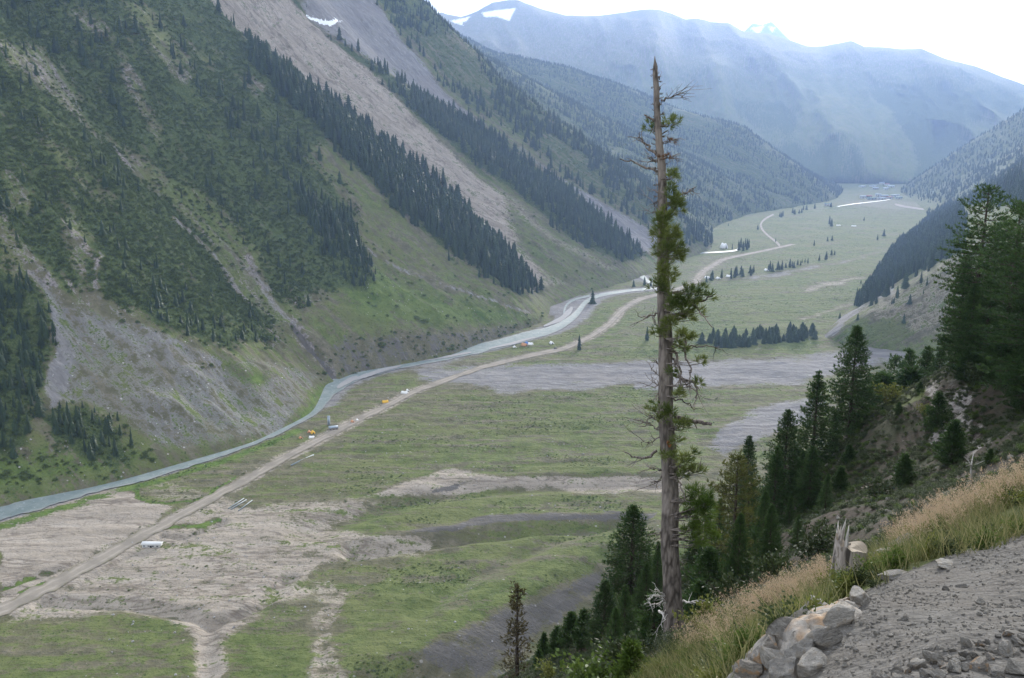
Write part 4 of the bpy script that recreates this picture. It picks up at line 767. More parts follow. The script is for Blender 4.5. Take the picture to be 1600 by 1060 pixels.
sh_l = shrub_mesh(1, 700, .17); sh_y = shrub_mesh(2, 700, .17, mat='yleaf'); M['dark_leaf'] = mat_needles('dark_leaves', (.028, .045, .014), (.06, .08, .026), .5, .2, 1.); sh_d = shrub_mesh(3, 700, .17, 1.3, 1.1, 'dark_leaf')
for mm, a, b, d, s, lab in [(sh_y, 1389, 612, 92, 1.7, 'round yellow-green shrub on the crest below the tallest pine'), (sh_l, 925, 1030, 40, 1.9, 'light green leafy shrub at the bottom centre'), (sh_l, 955, 1010, 44, 1.6, 'leafy green shrub above the light one at the bottom centre'), (sh_l, 900, 1045, 36, 1.4, 'small leafy shrub at the bottom picture edge'), (sh_d, 985, 1030, 30, 1.2, 'dark green shrub left of the grass bank'), (sh_y, 862, 1020, 60, 1.2, 'pale yellow-green shrub under the young pines'),
        (sh_y, 1130, 700, 70, 1.0, 'yellow-green shrub behind the yellowish pine'), (sh_y, 990, 965, 40, 1.0, 'yellowish shrub in front of the dark pines'), (sh_d, 1150, 930, 40, 1.3, 'dark shrub between the old trunk and the pink grass'), (sh_d, 1215, 905, 44, 1.4, 'dark shrub above the pink grass bank'), (sh_d, 1270, 870, 48, 1.4, 'dark shrub left of the stump'), (sh_y, 1445, 640, 80, .8, 'small yellow-green shrub on the turf of the crest'), (sh_d, 1370, 780, 60, 1.4, 'dark shrub on the slope above the stump'), (sh_d, 1520, 620, 78, 1.5, 'dark shrub among the crags of the crest'), (sh_y, 1205, 905, 20, .45, 'sparse yellowish weed in front of the dark slope'), (sh_y, 1100, 950, 28, .8, 'yellowing shrub right beside the old pine base')]:
    p = at(a, b, d); gz = hz_(p[0], p[1]); o = empty('shrub', (p[0], p[1], gz - .1), rnd.uniform(0, 6)); o.scale = (s, s, s); obj('stems', mm[0], o); obj('leaves', mm[1], o); tag(o, lab, 'shrub')

# ------------------------------------------------------------------ grass bank, stump, rocks and gravel at the viewer's feet
def strips(o, d, L, W, bend, r, tint):
    n = len(o); d = unit(d); s = unit(np.cross(d, r.normal(size=(n, 3)))); b = unit(r.normal(size=(n, 3)) * [1, 1, .1] + [-.35, 0, 0]) * (bend * L)[:, None]; L = L[:, None]; W = W[:, None]
    p1 = o + d * L * .5 + b * .22; p2 = o + d * L * .95 + b
    V = np.stack([o - s * W * .5, o + s * W * .5, p1 + s * W * .42, p1 - s * W * .42, p2], 1).reshape(-1, 3); i = np.arange(n)[:, None] * 5
    return V, (i + [0, 1, 2, 3]), (i + [3, 2, 4]), np.repeat(tint, 5)
rg = np.random.RandomState(5)
BANK = [(1620, 832), (1545, 858), (1480, 870), (1420, 888), (1345, 932), (1295, 960), (1240, 1000), (1190, 1012), (1158, 1060), (1120, 1090), (930, 1090), (985, 1040), (1060, 1012), (1130, 978), (1230, 938), (1325, 888), (1400, 852), (1480, 812), (1540, 780), (1620, 735)]
def sample_bank(n, poly, lo=4.6, hi=21):
    x = rg.uniform(-1, 14, n); y = rg.uniform(3.4, 21, n); z = hill_z(x, y); P_ = np.c_[x, y, z]; a, b, c = proj(P_); k = (poly_sd(a, b, poly) > rg.uniform(-6, 6, n)) & (c > lo) & (c < hi); return P_[k], a[k], b[k], c[k]
P_, a, b, c = sample_bank(200000, BANK); cl = fbm(P_[:, 0] / .5, P_[:, 1] / .5, 3, 88); k = rg.rand(len(P_)) < sstep(.3, .55, cl); k &= ~((a > 1292) & (a < 1372) & (b > 885) & (b < 985) & (rg.rand(len(P_)) < .8)); P_ = P_[k][:64000]; cl = cl[k][:64000]
L = (.16 + .34 * cl) * rg.uniform(.6, 1.3, len(P_)); d = rg.normal(size=P_.shape) * .28 + [-.12, 0, 1]
V, f4, f3, tn = strips(P_ - [0, 0, .02], d, L, rg.uniform(.004, .009, len(P_)), rg.uniform(.1, .5, len(P_)), r=rg, tint=np.clip(rg.normal(.4, .28, len(P_)), 0, 1))
gm = mesh_np('bank_grass', V, [f4, f3], mat_blade('grass_blade', (.06, .085, .022), (.27, .24, .12))); attr(gm, 'tint', tn); tag(obj('bank_grass', gm), 'green and yellowing grass on the bank above the gravel', 'grass', kind='stuff')
SEED1 = [(1060, 1020), (1130, 975), (1230, 935), (1325, 885), (1330, 905), (1270, 945), (1190, 985), (1120, 1030)]; SEED2 = [(1400, 872), (1400, 850), (1480, 810), (1620, 735), (1620, 800), (1500, 838)]
Q1 = sample_bank(90000, SEED1)[0]; Q2 = sample_bank(90000, SEED2)[0]; Q = np.concatenate([Q1[:2300], Q2[:3200]]); k = rg.rand(len(Q)) < sstep(.36, .56, fbm(Q[:, 0] / .6, Q[:, 1] / .6, 2, 91)); a, b, c = proj(Q); k &= ~((a > 1295) & (a < 1360) & (b > 880)); Q = Q[k]; n = len(Q)
L = rg.uniform(.26, .58, n); d = unit(rg.normal(size=(n, 3)) * .24 + [-.16, 0, 1]); V, f4, f3, tn = strips(Q, d, L, np.full(n, .0035), rg.uniform(.05, .3, n), rg, rg.uniform(0, 1, n))
kk = 26; t = rg.uniform(.55, 1.04, (n, kk, 1)); o = Q[:, None] + d[:, None] * (L[:, None, None] * t) + rg.normal(size=(n, kk, 3)) * .035 * (1.15 - t) * 2.2 + np.array([-.10, 0, 0]) * (L[:, None, None] * (t ** 2) * .3)
Vb, Fb = blades(o.reshape(-1, 3), np.repeat(d, kk, 0) + rg.normal(size=(n * kk, 3)) * .6, rg.uniform(.02, .045, n * kk), rg.uniform(.005, .009, n * kk), rg)
gm = mesh_np('seed_grass', np.r_[V, Vb], [f4, f3, Fb + len(V)], mat_blade('seed_heads', (.34, .235, .165), (.42, .34, .22))); attr(gm, 'tint', np.r_[tn, np.repeat(rg.rand(n * kk), 4)]); tag(obj('seed_grass', gm), 'pinkish tan seed heads waving above the grass bank', 'grass', kind='stuff')

def rock_mesh(seed, sub=2, cuts=9, rough_=.10, mat=None, flat=1.):
    r = np.random.RandomState(seed); bm = bmesh.new(); bmesh.ops.create_icosphere(bm, subdivisions=sub, radius=1); V = np.array([v.co for v in bm.verts])
    for _ in range(cuts):
        n = unit(r.normal(size=3)); dd = r.uniform(.34, .78); e = np.maximum(V @ n - dd, 0); V = V - e[:, None] * n * 1.0
    V *= 1 + ((fbm(V[:, 0] * 7 + 3, V[:, 1] * 7 + V[:, 2] * 9, 3, seed + 3) - .5) * .10)[:, None]; V *= 1 + (fbm(V[:, 0] * 2 + 5 + seed, V[:, 1] * 2 + V[:, 2] * 1.7, 3, seed) - .5)[:, None] * rough_ * 1.8; V[:, 2] *= flat
    for v, p in zip(bm.verts, V): v.co = p
    m = bpy.data.meshes.new('rock'); bm.to_mesh(m); bm.free(); m.materials.append(mat); return m
MR = dict(grey=mat_rock('grey_stone', (.16, .15, .135), (.28, .265, .24), (.20, .175, .14), 2.6), pale=mat_rock('pale_stone', (.24, .225, .20), (.38, .355, .315), (.24, .205, .16), 2.6), orange=mat_rock('rusty_stone', (.19, .175, .155), (.33, .30, .26), (.36, .22, .11), 3.), far=mat_rock('far_boulder', (.28, .27, .26), (.44, .43, .41), None, .6))
rocks = {k: [rock_mesh(20 + i + 7 * j, 4, 22, .10, MR[k]) for i in range(4)] for j, k in enumerate(('grey', 'pale', 'orange'))}
def put_rock(mat, a, b, dc, w, dpt, h, label, group=None, rz=None, tilt=(0, 0), name='rock', sink=.35):
    hh = bvh_hill.ray_cast(Vector(CAMP), Vector(ray(a, b)).normalized()); p = np.array(hh[0]) if hh[0] is not None and dc is None else at(a, b, dc or 6.)
    o = obj(name, rnd.choice(rocks[mat])); z = hz_(p[0], p[1]); o.location = (p[0], p[1], z + h * (1 - 2 * sink) * .5); o.scale = (w / 2, dpt / 2, h / 2); o.rotation_euler = (tilt[0], tilt[1], rnd.uniform(0, 6.28) if rz is None else rz); return tag(o, label, 'rock', group)
for mt, a, b, w, d_, h, lab, tl in [('orange', 1196, 1042, .36, .4, .34, 'rust-streaked outcrop block at the gravel edge, leftmost', (.3, -.2)), ('grey', 1222, 1012, .34, .4, .30, 'jagged grey outcrop block right behind the rust-streaked one', (.2, -.3)), ('grey', 1256, 985, .36, .45, .26, 'layered grey rock in the middle of the outcrop', (.1, -.4)), ('pale', 1286, 968, .34, .42, .20, 'pale sloping rock at the top of the outcrop', (.2, -.45)), ('grey', 1250, 1030, .34, .4, .26, 'dark grey rock low in the outcrop', (.1, -.4)), ('grey', 1290, 1010, .26, .36, .18, 'grey rock half sunk in gravel beside the outcrop', (.1, -.3)), ('orange', 1180, 1058, .26, .3, .24, 'rusty rock at the very left foot of the outcrop', (.2, -.2)), ('pale', 1240, 1000, .26, .3, .2, 'beige rock wedged between the outcrop blocks', (.3, -.3)), ('pale', 1305, 978, .28, .3, .16, 'beige rock at the gravel side of the outcrop top', (.1, -.4)), ('pale', 1212, 1040, .2, .3, .2, 'small beige rock under the jagged outcrop block', (.4, -.2)), ('pale', 1270, 1045, .26, .3, .16, 'pale flat rock low at the gravel side of the outcrop', (.1, -.3)), ('grey', 1225, 1062, .26, .3, .26, 'grey rock at the picture bottom under the rust-streaked block', (0, -.3)),
        ('pale', 1340, 942, .32, .26, .22, 'smooth pale boulder at the corner of gravel and grass', (0, 0)), ('grey', 1398, 903, .45, .3, .16, 'grey rock breaking through at the gravel top edge', (0, 0)), ('pale', 1480, 882, .4, .3, .08, 'flat pale rock at the upper gravel edge', (0, -.2)), ('grey', 1322, 962, .22, .2, .12, 'small grey rock right of the outcrop top', (0, 0)),
        ('pale', 1432, 1046, .155, .13, .12, 'large pale cobble at the bottom edge, leftmost of the cobbles', (0, 0)), ('pale', 1462, 1034, .14, .12, .07, 'flat pale cobble right of the large one', (0, 0)), ('grey', 1402, 1052, .10, .1, .06, 'bluish grey cobble left of the large pale one', (0, 0)), ('orange', 1528, 1046, .16, .12, .10, 'tan cobble with rusty flank in the bottom stones', (0, 0)), ('pale', 1492, 1050, .11, .1, .08, 'pale cobble between the flat one and the tan one', (0, 0)), ('pale', 1572, 1024, .15, .13, .09, 'pale cobble high in the bottom right stones', (0, 0)), ('grey', 1508, 1024, .12, .1, .07, 'grey cobble above the tan one', (0, 0)), ('pale', 1590, 1052, .16, .13, .11, 'pale cobble in the bottom right corner', (0, 0)), ('grey', 1557, 1056, .1, .1, .07, 'grey cobble at the bottom edge near the corner', (0, 0)), ('grey', 1455, 1014, .2, .1, .05, 'flat blue-grey stone above the cobbles', (0, 0)),
        ('pale', 1533, 944, .12, .1, .07, 'pale stone alone in the middle of the gravel', (0, 0)), ('grey', 1414, 967, .11, .07, .04, 'small flat blue stone on the gravel', (0, 0)), ('grey', 1500, 918, .16, .12, .08, 'dark blue-grey stone high on the gravel', (0, 0)), ('pale', 1366, 955, .07, .06, .05, 'small pale stone near the smooth boulder', (0, 0)), ('pale', 1320, 1042, .06, .05, .04, 'tiny tan stone at lower left of the gravel', (0, 0)), ('grey', 1476, 922, .09, .08, .05, 'small grey stone beside the dark blue-grey one', (0, 0))]: put_rock(mt, a, b, None, w, d_, h, lab, tilt=tl)
for a, b, w in ((1375, 852, .55), (1412, 848, .5), (1392, 862, .5)): put_rock('pale', a, b, 12.4, w, .6, .34, {1375: 'mossy pale slab beside the stump, left part', 1412: 'mossy pale slab right of the stump, right part', 1392: 'low pale slab edge in front of the mossy slabs'}[a], tilt=(.1, .1), sink=.12)
rr3 = random.Random(3)
for i in range(70):
    a = rr3.uniform(1360, 1605); b = 1075 - (a - 1360) * .30 + rr3.uniform(-22, 20); b = min(b, 1062); s = rr3.uniform(.035, .095)
    put_rock(rr3.choice(['grey', 'pale', 'pale', 'grey', 'orange']), a, b, None, s, s * rr3.uniform(.7, 1), s * rr3.uniform(.5, .8), 'small loose stone among the bottom right cobbles, ' + ('far left end', 'left part', 'left middle', 'middle', 'right middle', 'right part', 'right corner')[min(6, int((a - 1360) / 35))] + ', ' + ('upper edge' if b < 1068 - (a - 1360) * .30 else 'lower edge'), 'loose stones at the bottom right', name='stone')

# ledge of bedrock along the gravel edge
EL = np.array([np.array(hit(a_, b_, bvh_hill)) for a_, b_ in ((1150, 1075), (1172, 1050), (1205, 1020), (1245, 992), (1285, 968), (1318, 950), (1350, 938))]); te = np.linspace(0, 6, 110); EP = np.stack([np.interp(te, np.arange(7), EL[:, i]) for i in range(3)], -1)
tg = unit(np.gradient(EP, axis=0) * [1, 1, 0]); nrm = np.stack([tg[:, 1], -tg[:, 0], 0 * te], -1); wv = np.linspace(-1, 1, 60); Wd = (.30 * np.sin(np.pi * (te / 6) ** .7) + .05)[:, None]
XX = EP[:, None, 0] + nrm[:, None, 0] * wv[None] * Wd * 1.2; YY = EP[:, None, 1] + nrm[:, None, 1] * wv[None] * Wd * 1.2; bl_ = 1 - np.abs(wv[None]) ** 3 + 0 * Wd
al_ = (te[:, None] * .75 + wv[None] * .55); cr_n = np.abs(((al_ * 2.3 + (fbm(XX / .2, YY / .2, 3, 810) - .5) * 1.4) % 1) - .5) * 2
ZZ = hill_z(XX, YY) - .10 + bl_ * (.12 + .34 * Wd) * (.55 + .55 * fbm(XX / .35, YY / .35, 4, 811, True)) + (np.floor((fbm(XX / .16, YY / .16, 3, 812)) * 6) / 6 - .5) * .10 * bl_ - .05 * (1 - sstep(0, .18, cr_n)) * bl_ + (fbm(XX / .03, YY / .03, 2, 813) - .5) * .015
lm = mesh_np('rock_ledge', np.stack([XX, YY, ZZ], -1), [grid_faces(110, 60)], MR['orange'], False); tag(obj('rock_ledge', lm), 'cracked beige bedrock ledge between grass and gravel', 'rock')
# stump
sp0 = at(1331, 905, 12.6); sx, sy = sp0[0], sp0[1]; sz = hz_(sx, sy) - .12; st = empty('tree_stump', (sx, sy, sz)); rw = .235
n1, n2 = 40, 18; A_, T_ = np.meshgrid(np.arange(n1) * 2 * math.pi / n1, np.linspace(0, 1, n2)); rnz = fbm(np.cos(A_) * 4 + 9, np.sin(A_) * 4 + T_ * .6, 3, 700, True)
top_h = .74 + .03 * np.sin(A_ * 3) + .12 * sstep(.2, .9, -np.cos(A_)) * (.5 + fbm(np.cos(A_) * 6 + 9, np.sin(A_) * 6, 2, 5)); rad = rw * (1.12 - .22 * T_ + .35 * (1 - T_) ** 3) * (1 + .14 * (rnz - .5)); lean_ = -.05 * T_
V = np.stack([np.cos(A_) * rad + lean_, np.sin(A_) * rad, T_ * top_h], -1); i_ = np.arange(n1 * n2).reshape(n2, n1); j_ = np.roll(i_, -1, 1)
obj('trunk', mesh_np('trunk', V, [np.stack([i_[:-1], j_[:-1], j_[1:], i_[1:]], -1).reshape(-1, 4)], M['stump_wood'], True), st)
cen = np.array([[-.05, 0, .72]]); V2 = np.r_[V[-1] * [.985, .985, 1] - [0, 0, .004], cen]; obj('cut_face', mesh_np('cut_face', V2, [np.stack([np.arange(n1), np.roll(np.arange(n1), -1), np.full(n1, n1)], -1)], M['cut_wood']), st)
rsn = np.random.RandomState(6)
for k in range(15):
    an = math.pi + rsn.uniform(-1.25, 1.0); rr0 = rw * rsn.uniform(.62, .9); b0 = np.array([math.cos(an) * rr0 - .05, math.sin(an) * rr0, .62]); hgt = rsn.uniform(.22, .52) * (1.0 if k < 10 else .6); tip = b0 + [rsn.normal() * .05 + .02, rsn.normal() * .04, hgt]; s_ = np.array([-math.sin(an), math.cos(an), 0]) * rsn.uniform(.02, .05); t_ = np.array([math.cos(an), math.sin(an), 0]) * .018
    V = [b0 - s_ - t_, b0 + s_ - t_, b0 + s_ + t_, b0 - s_ + t_, b0 * .4 + tip * .6 - s_ * .7, b0 * .4 + tip * .6 + s_ * .6, b0 * .4 + tip * .6 + s_ * .6 + t_, b0 * .4 + tip * .6 - s_ * .7 + t_, tip]
    MB().add(V, [[(0, 1, 5, 4), (1, 2, 6, 5), (2, 3, 7, 6), (3, 0, 4, 7)], [(4, 5, 8), (5, 6, 8), (6, 7, 8), (7, 4, 8)]]).build('splinter', M['white_wood'] if k % 3 == 0 else M['stump_wood'], st)
tag(st, 'broken grey stump with a jagged splintered left side', 'tree stump')
o = obj('stone', rocks['grey'][1]); o.location = (sx - .12, sy - .05, sz + .80); o.scale = (.06, .05, .035); tag(o, 'small dark stone lying on the stump top', 'rock')
mb = MB(); q = np.array([at(a, b, d) for a, b, d in ((1338, 902, 12.), (1310, 925, 11.6), (1275, 945, 11.2), (1235, 968, 10.6))]); q[:, 2] = [hz_(x, y) + .05 for x, y, _ in q]; mb.tube(q, [.035, .028, .022, .012], 7); tag(mb.build('fallen_branch', M['dead_wood'], None, True), 'thin grey dead branch lying below the stump', 'branch')
mb = MB(); q = np.array([at(a, b, d) for a, b, d in ((1520, 745, 44), (1517, 728, 44), (1522, 705, 44.2))]); q[0, 2] = hz_(q[0, 0], q[0, 1]) - .1
mb.tube(q, [.05, .035, .01], 6); 
for k in range(7): z0 = q[1] + rsn.normal(size=3) * .1; mb.tube([z0, z0 + rsn.normal(size=3) * [.3, .3, .2] + [0, 0, .3]], [.015, .006], 4)
tag(mb.build('dead_sapling', M['white_wood']), 'bleached dead sapling above the right grass bank', 'dead tree')

# ------------------------------------------------------------------ scattering helper (one mass that nobody could count)
def scatter(name, P_, S_, Rz, sources, label, cat, idx=None, tilt=None):
    m = bpy.data.meshes.new(name); m.vertices.add(len(P_)); m.vertices.foreach_set('co', np.asarray(P_, np.float32).ravel())
    S_ = np.asarray(S_); S_ = np.repeat(S_[:, None], 3, 1) if S_.ndim == 1 else S_; attr(m, 'scl', S_)
    r3 = np.zeros((len(P_), 3)); r3[:, 2] = Rz
    if tilt is not None: r3[:, :2] = tilt
    attr(m, 'rot', r3); attr(m, 'idx', idx if idx is not None else rs.randint(0, len(sources), len(P_)))
    g = bpy.data.node_groups.new(name, 'GeometryNodeTree'); g.interface.new_socket('Geometry', in_out='INPUT', socket_type='NodeSocketGeometry'); g.interface.new_socket('Geometry', in_out='OUTPUT', socket_type='NodeSocketGeometry')
    gi = g.nodes.new('NodeGroupInput'); go = g.nodes.new('NodeGroupOutput'); jn = g.nodes.new('GeometryNodeJoinGeometry')
    def na(nm, t): n = g.nodes.new('GeometryNodeInputNamedAttribute'); n.data_type = t; n.inputs[0].default_value = nm; return n.outputs[0]
    sa_, ra_, ia_ = na('scl', 'FLOAT_VECTOR'), na('rot', 'FLOAT_VECTOR'), na('idx', 'FLOAT')
    for k, src in enumerate(sources):
        oi = g.nodes.new('GeometryNodeObjectInfo'); oi.inputs[0].default_value = src; oi.transform_space = 'ORIGINAL'; oi.inputs['As Instance'].default_value = True
        cmpn = g.nodes.new('FunctionNodeCompare'); cmpn.data_type = 'FLOAT'; cmpn.operation = 'EQUAL'; g.links.new(ia_, cmpn.inputs[0]); cmpn.inputs[1].default_value = k; cmpn.inputs['Epsilon'].default_value = .1
        ip = g.nodes.new('GeometryNodeInstanceOnPoints'); g.links.new(gi.outputs[0], ip.inputs['Points']); g.links.new(cmpn.outputs[0], ip.inputs['Selection']); g.links.new(oi.outputs['Geometry'], ip.inputs['Instance']); g.links.new(ra_, ip.inputs['Rotation']); g.links.new(sa_, ip.inputs['Scale']); g.links.new(ip.outputs[0], jn.inputs[0])
    g.links.new(jn.outputs[0], go.inputs[0]); o = obj(name, m); md = o.modifiers.new('scatter', 'NODES'); md.node_group = g; return tag(o, label, cat, kind='stuff')
x = rg.uniform(-.5, 9, 130000); y = rg.uniform(2.5, 12, 130000); z = hill_z(x, y); a, b, c = proj(np.c_[x, y, z]); k = (poly_sd(a, b, GRAVEL) > 0) & (a < 1650) & (b < 1100) & (rg.rand(130000) < .25 + sstep(.4, .6, fbm(x / .4, y / .4, 2, 93)))
gs_ = [next(o for o in bpy.data.objects if o.name.startswith('stone') and o.data == r_) for r_ in (rocks['pale'] + rocks['grey'][:1]) if any(o.name.startswith('stone') and o.data == r_ for o in bpy.data.objects)][:7]; n = min(int(k.sum()), 20000); Pg = np.c_[x, y, z + .003][k][:n]
scatter('gravel', Pg, (.004 + .024 * rg.rand(n) ** 7)[:, None] * rg.uniform(.6, 1.2, (n, 3)) * [1, 1, .55], rg.uniform(0, 6, n), gs_, 'loose grey gravel covering the road edge', 'gravel')

# weeds in the grass bank
P_, a, b, c = sample_bank(2600, BANK)
n = len(P_); lv0 = [c_ for t in bpy.data.objects if t.name.startswith('shrub') for c_ in t.children if c_.name.startswith('leaves')]
scatter('bank_weeds', P_ - [0, 0, .02], rg.uniform(.07, .22, (n, 1)) * rg.uniform(.7, 1.2, (n, 3)), rg.uniform(0, 6, n), [lv0[0], lv0[1], lv0[4]], 'small leafy weeds among the bank grass', 'weeds')
# low plants on the dark slope
x = rg.uniform(-8, 60, 60000); y = rg.uniform(24, 115, 60000); z = hill_z(x, y); a, b, c = proj(np.c_[x, y, z]); k = (a > 780) & (a < 1620) & (b < 1075) & (rg.rand(60000) < .3 + .9 * sstep(.45, .62, fbm(x / 5, y / 5, 3, 94)))
hs = [o for o in bpy.data.objects if o.name.startswith('shrub')]; lv = []
for t in hs: lv += [c_ for c_ in t.children if c_.name.startswith('leaves')]
n = min(int(k.sum()), 16000); src = [next(c_ for c_ in lv if c_.data == sh_d[1])] * 2 + [next(c_ for c_ in lv if c_.data == sh_l[1])]
scatter('ground_cover', np.c_[x, y, z - .05][k][:n], rg.uniform(.12, .42, (n, 1)) * [1, 1, .6], rg.uniform(0, 6, n), src, 'low weeds and creeping plants on the dark slope', 'ground cover', idx=rg.choice([0, 1, 0, 1, 2], n))
k2 = (a > 780) & (rg.rand(60000) < .03); n = int(k2.sum()); scatter('slope_stones', np.c_[x, y, z][k2], (.05 + .3 * rg.rand(n) ** 4)[:, None] * rg.uniform(.6, 1.2, (n, 3)), rg.uniform(0, 6, n), gs_, 'small stones strewn over the dark slope', 'stones')

# ------------------------------------------------------------------ distant spruces
def spruce_mesh(seed, tiers=9, w=.15, pts=9):
    r = np.random.RandomState(seed); mb = MB(); z = .04
    for k in range(tiers):
        t = k / tiers; R0 = w * (1 - t) ** .8 * r.uniform(.85, 1.15) + .012; z0 = .05 + .9 * t; z1 = min(1, z0 + .24 * (1 - .55 * t)); a0 = r.uniform(0, 6.28)
        an = a0 + np.arange(2 * pts) * math.pi / pts; rr0 = np.where(np.arange(2 * pts) % 2, .55, 1) * R0 * r.uniform(.7, 1.2, 2 * pts)
        V = np.r_[np.c_[np.cos(an) * rr0, np.sin(an) * rr0, z0 - .035 * (rr0 / R0) + r.normal(size=2 * pts) * .01], [[0, 0, z1]]]
        mb.add(V, [np.stack([np.arange(2 * pts), np.roll(np.arange(2 * pts), -1), np.full(2 * pts, 2 * pts)], -1)])
    m = mb.mesh('spruce', [M['far_needles'], M['bark']]); bm = bmesh.new(); bm.from_mesh(m); n0 = len(bm.faces)
    bmesh.ops.create_cone(bm, segments=5, radius1=.014, radius2=.008, depth=.3, matrix=Matrix.Translation((0, 0, .1)), cap_ends=False); bm.faces.ensure_lookup_table()
    for f in bm.faces[n0:]: f.material_index = 1
    bm.to_mesh(m); bm.free(); return m
SM = [spruce_mesh(1, 10, .13), spruce_mesh(2, 9, .17), spruce_mesh(3, 11, .12), spruce_mesh(4, 8, .20, 8)]
def grid_sample(G, dens, per_m2, n_try_cap=400000, seed=1):
    r = np.random.RandomState(seed); e1 = G[1:, :-1] - G[:-1, :-1]; e2 = G[:-1, 1:] - G[:-1, :-1]; ar = np.linalg.norm(np.cross(e1, e2), axis=-1); w = ar * (dens[:-1, :-1]) * per_m2
    cx, cyy, cz = proj(G[:-1, :-1]); w = np.where((cx > -120) & (cx < 1720) & (cyy > -160) & (cyy < 1150), w, 0); cnt = r.poisson(w); iv, iu = np.nonzero(cnt); rep = cnt[iv, iu]; iv = np.repeat(iv, rep); iu = np.repeat(iu, rep); a = r.rand(len(iv), 1); b = r.rand(len(iv), 1)
    return G[iv, iu] + e1[iv, iu] * a + e2[iv, iu] * b
def far_scale(G): return np.clip(1300 / np.maximum(G[..., 1], 1), .45, 1.3)
tl_ = grid_sample(GL, AL['trees'] * far_scale(GL), .024, seed=2); tr_ = grid_sample(GR, AR['trees'] * far_scale(GR), .024, seed=3)
TP = np.concatenate([tl_, tr_]); rt = np.random.RandomState(9); TH_ = (9 + 19 * rt.rand(len(TP)) ** .8) * np.where(TP[:, 1] > 2300, 1.0, 1.0); a, b, c = proj(TP)
in_clump = (poly_sd(a, b, Z['belt1']) > 0); TH_ = np.where(in_clump, TH_ * 1.28, np.where(c < 1150, TH_ * .62, np.where(TP[:, 1] > 2250, TH_ * .68, TH_)))
size = TH_ / c; cand = np.argsort(-size); vis = []
for i in cand:
    if not (0 < a[i] < 1600 and 0 < b[i] < 1060): continue
    t = TP[i] + [0, 0, TH_[i] * .8]; dv = Vector(t - CAMP); L = dv.length; dn = dv.normalized()
    if bvh_side.ray_cast(Vector(CAMP), dn, L - 12)[0] is None and bvh_hill.ray_cast(Vector(CAMP), dn, 400)[0] is None: vis.append(i)
    if len(vis) >= 105: break
WHERE = [('belt1', 'tall dark spruce in the forest belt along the nearest bare scree', 'spruces of the crest belt'), ('clumpA', 'dark spruce in the small clump above the bright meadow', 'spruces above the meadow'), ('clumpB', 'dark spruce in the thicket at the left picture edge above the talus', 'spruces left of the talus'), ('clumpC', 'dark spruce in the small wood below the talus by the river', 'spruces below the talus')]
def small_tree(p, h, label, group, k=None, w=1.):
    o = obj('spruce_tree', SM[k if k is not None else rnd.randrange(4)]); o.location = (p[0], p[1], p[2] - .6); o.scale = (h * w, h * w, h); o.rotation_euler = (0, 0, rnd.uniform(0, 6.28)); return tag(o, label, 'spruce', group)
for i in vis:
    lab = ('dark spruce scattered among shrubs on the steep left slope', 'spruces scattered on the left slope')
    for key, l_, g_ in WHERE:
        if poly_sd(np.array([a[i]]), np.array([b[i]]), Z[key])[0] > -6: lab = (l_, g_); break
    if lab[1] == 'spruces of the crest belt':
        sec = min(7, int((a[i] - 385) / 57)); cr = np.interp(a[i], [385, 560, 700, 800, 838], [70, 180, 292, 388, 458]); edge = b[i] - cr < 24
        lab = ('spruce ' + ('on the scree edge' if edge else 'inside') + ' of the crest belt, ' + ('topmost', 'second', 'third', 'fourth', 'fifth', 'sixth', 'seventh', 'lowest')[max(0, sec)] + ' eighth counted downhill', lab[1])
    small_tree(TP[i], TH_[i], *lab)
keep = np.ones(len(TP), bool); keep[vis] = False
trees_src = [o for o in bpy.data.objects if o.name.startswith('spruce_tree')]; srcs = [next(o for o in trees_src if o.data == m_) for m_ in SM]
scatter('forest', (TP - [0, 0, .6])[keep], TH_[keep][:, None] * np.c_[np.tile(rt.uniform(.75, 1.7, (len(TP), 1)), (1, 2)), np.ones(len(TP))][keep], rt.uniform(0, 6.28, int(keep.sum())), srcs, 'dark spruce forest covering the valley sides', 'forest')
print('forest', len(TP))
# trees standing on the valley floor
def vtree(a, b, top, lab, g=None, k=None, w=1.):
    p = hit(a, b); c = proj(p[None])[2][0]; return small_tree(p, max(5, (b - top) * c / FPX), lab, g, k, w)
for a, b, t, lab in [(905, 547, 521, 'lone spruce standing beside the dirt road bend'), (926, 475, 451, 'lone tall spruce on the river gravel bend'), (1011, 532, 508, 'pale thin spruce on the meadow left of the old pine'), (990, 448, 436, 'small spruce at the river narrows, left'), (1007, 446, 431, 'small spruce at the river narrows, right'), (1017, 447, 434, 'small spruce at the river narrows nearest the old pine'),
        (1212, 378, 371, 'lone far tree by the side track'), (1272, 384, 374, 'lone far tree below the road on the meadow'), (1293, 377, 369, 'left of two far trees on the meadow'), (1300, 376, 367, 'right of two far trees on the meadow'), (1299, 354, 340, 'largest lone far tree on the upper meadow'), (1296, 350, 336, 'thin far tree behind the largest lone one'), (1350, 345, 338, 'tiny lone tree right on the upper meadow'), (1184, 359, 350, 'small tree at the side track bend'), (1138, 353, 348, 'tiny tree left on the upper meadow'), (1371, 375, 365, 'tree at the edge of the right wood'), (1381, 369, 357, 'second tree at the edge of the right wood'), (1345, 443, 436, 'tiny dark tree above the tan bank'), (1340, 500, 488, 'small tree at the foot of the right scree'), (1312, 498, 487, 'small tree left of the right scree')]: vtree(a, b, t, lab, None, None, 1.3)
rv = random.Random(4)
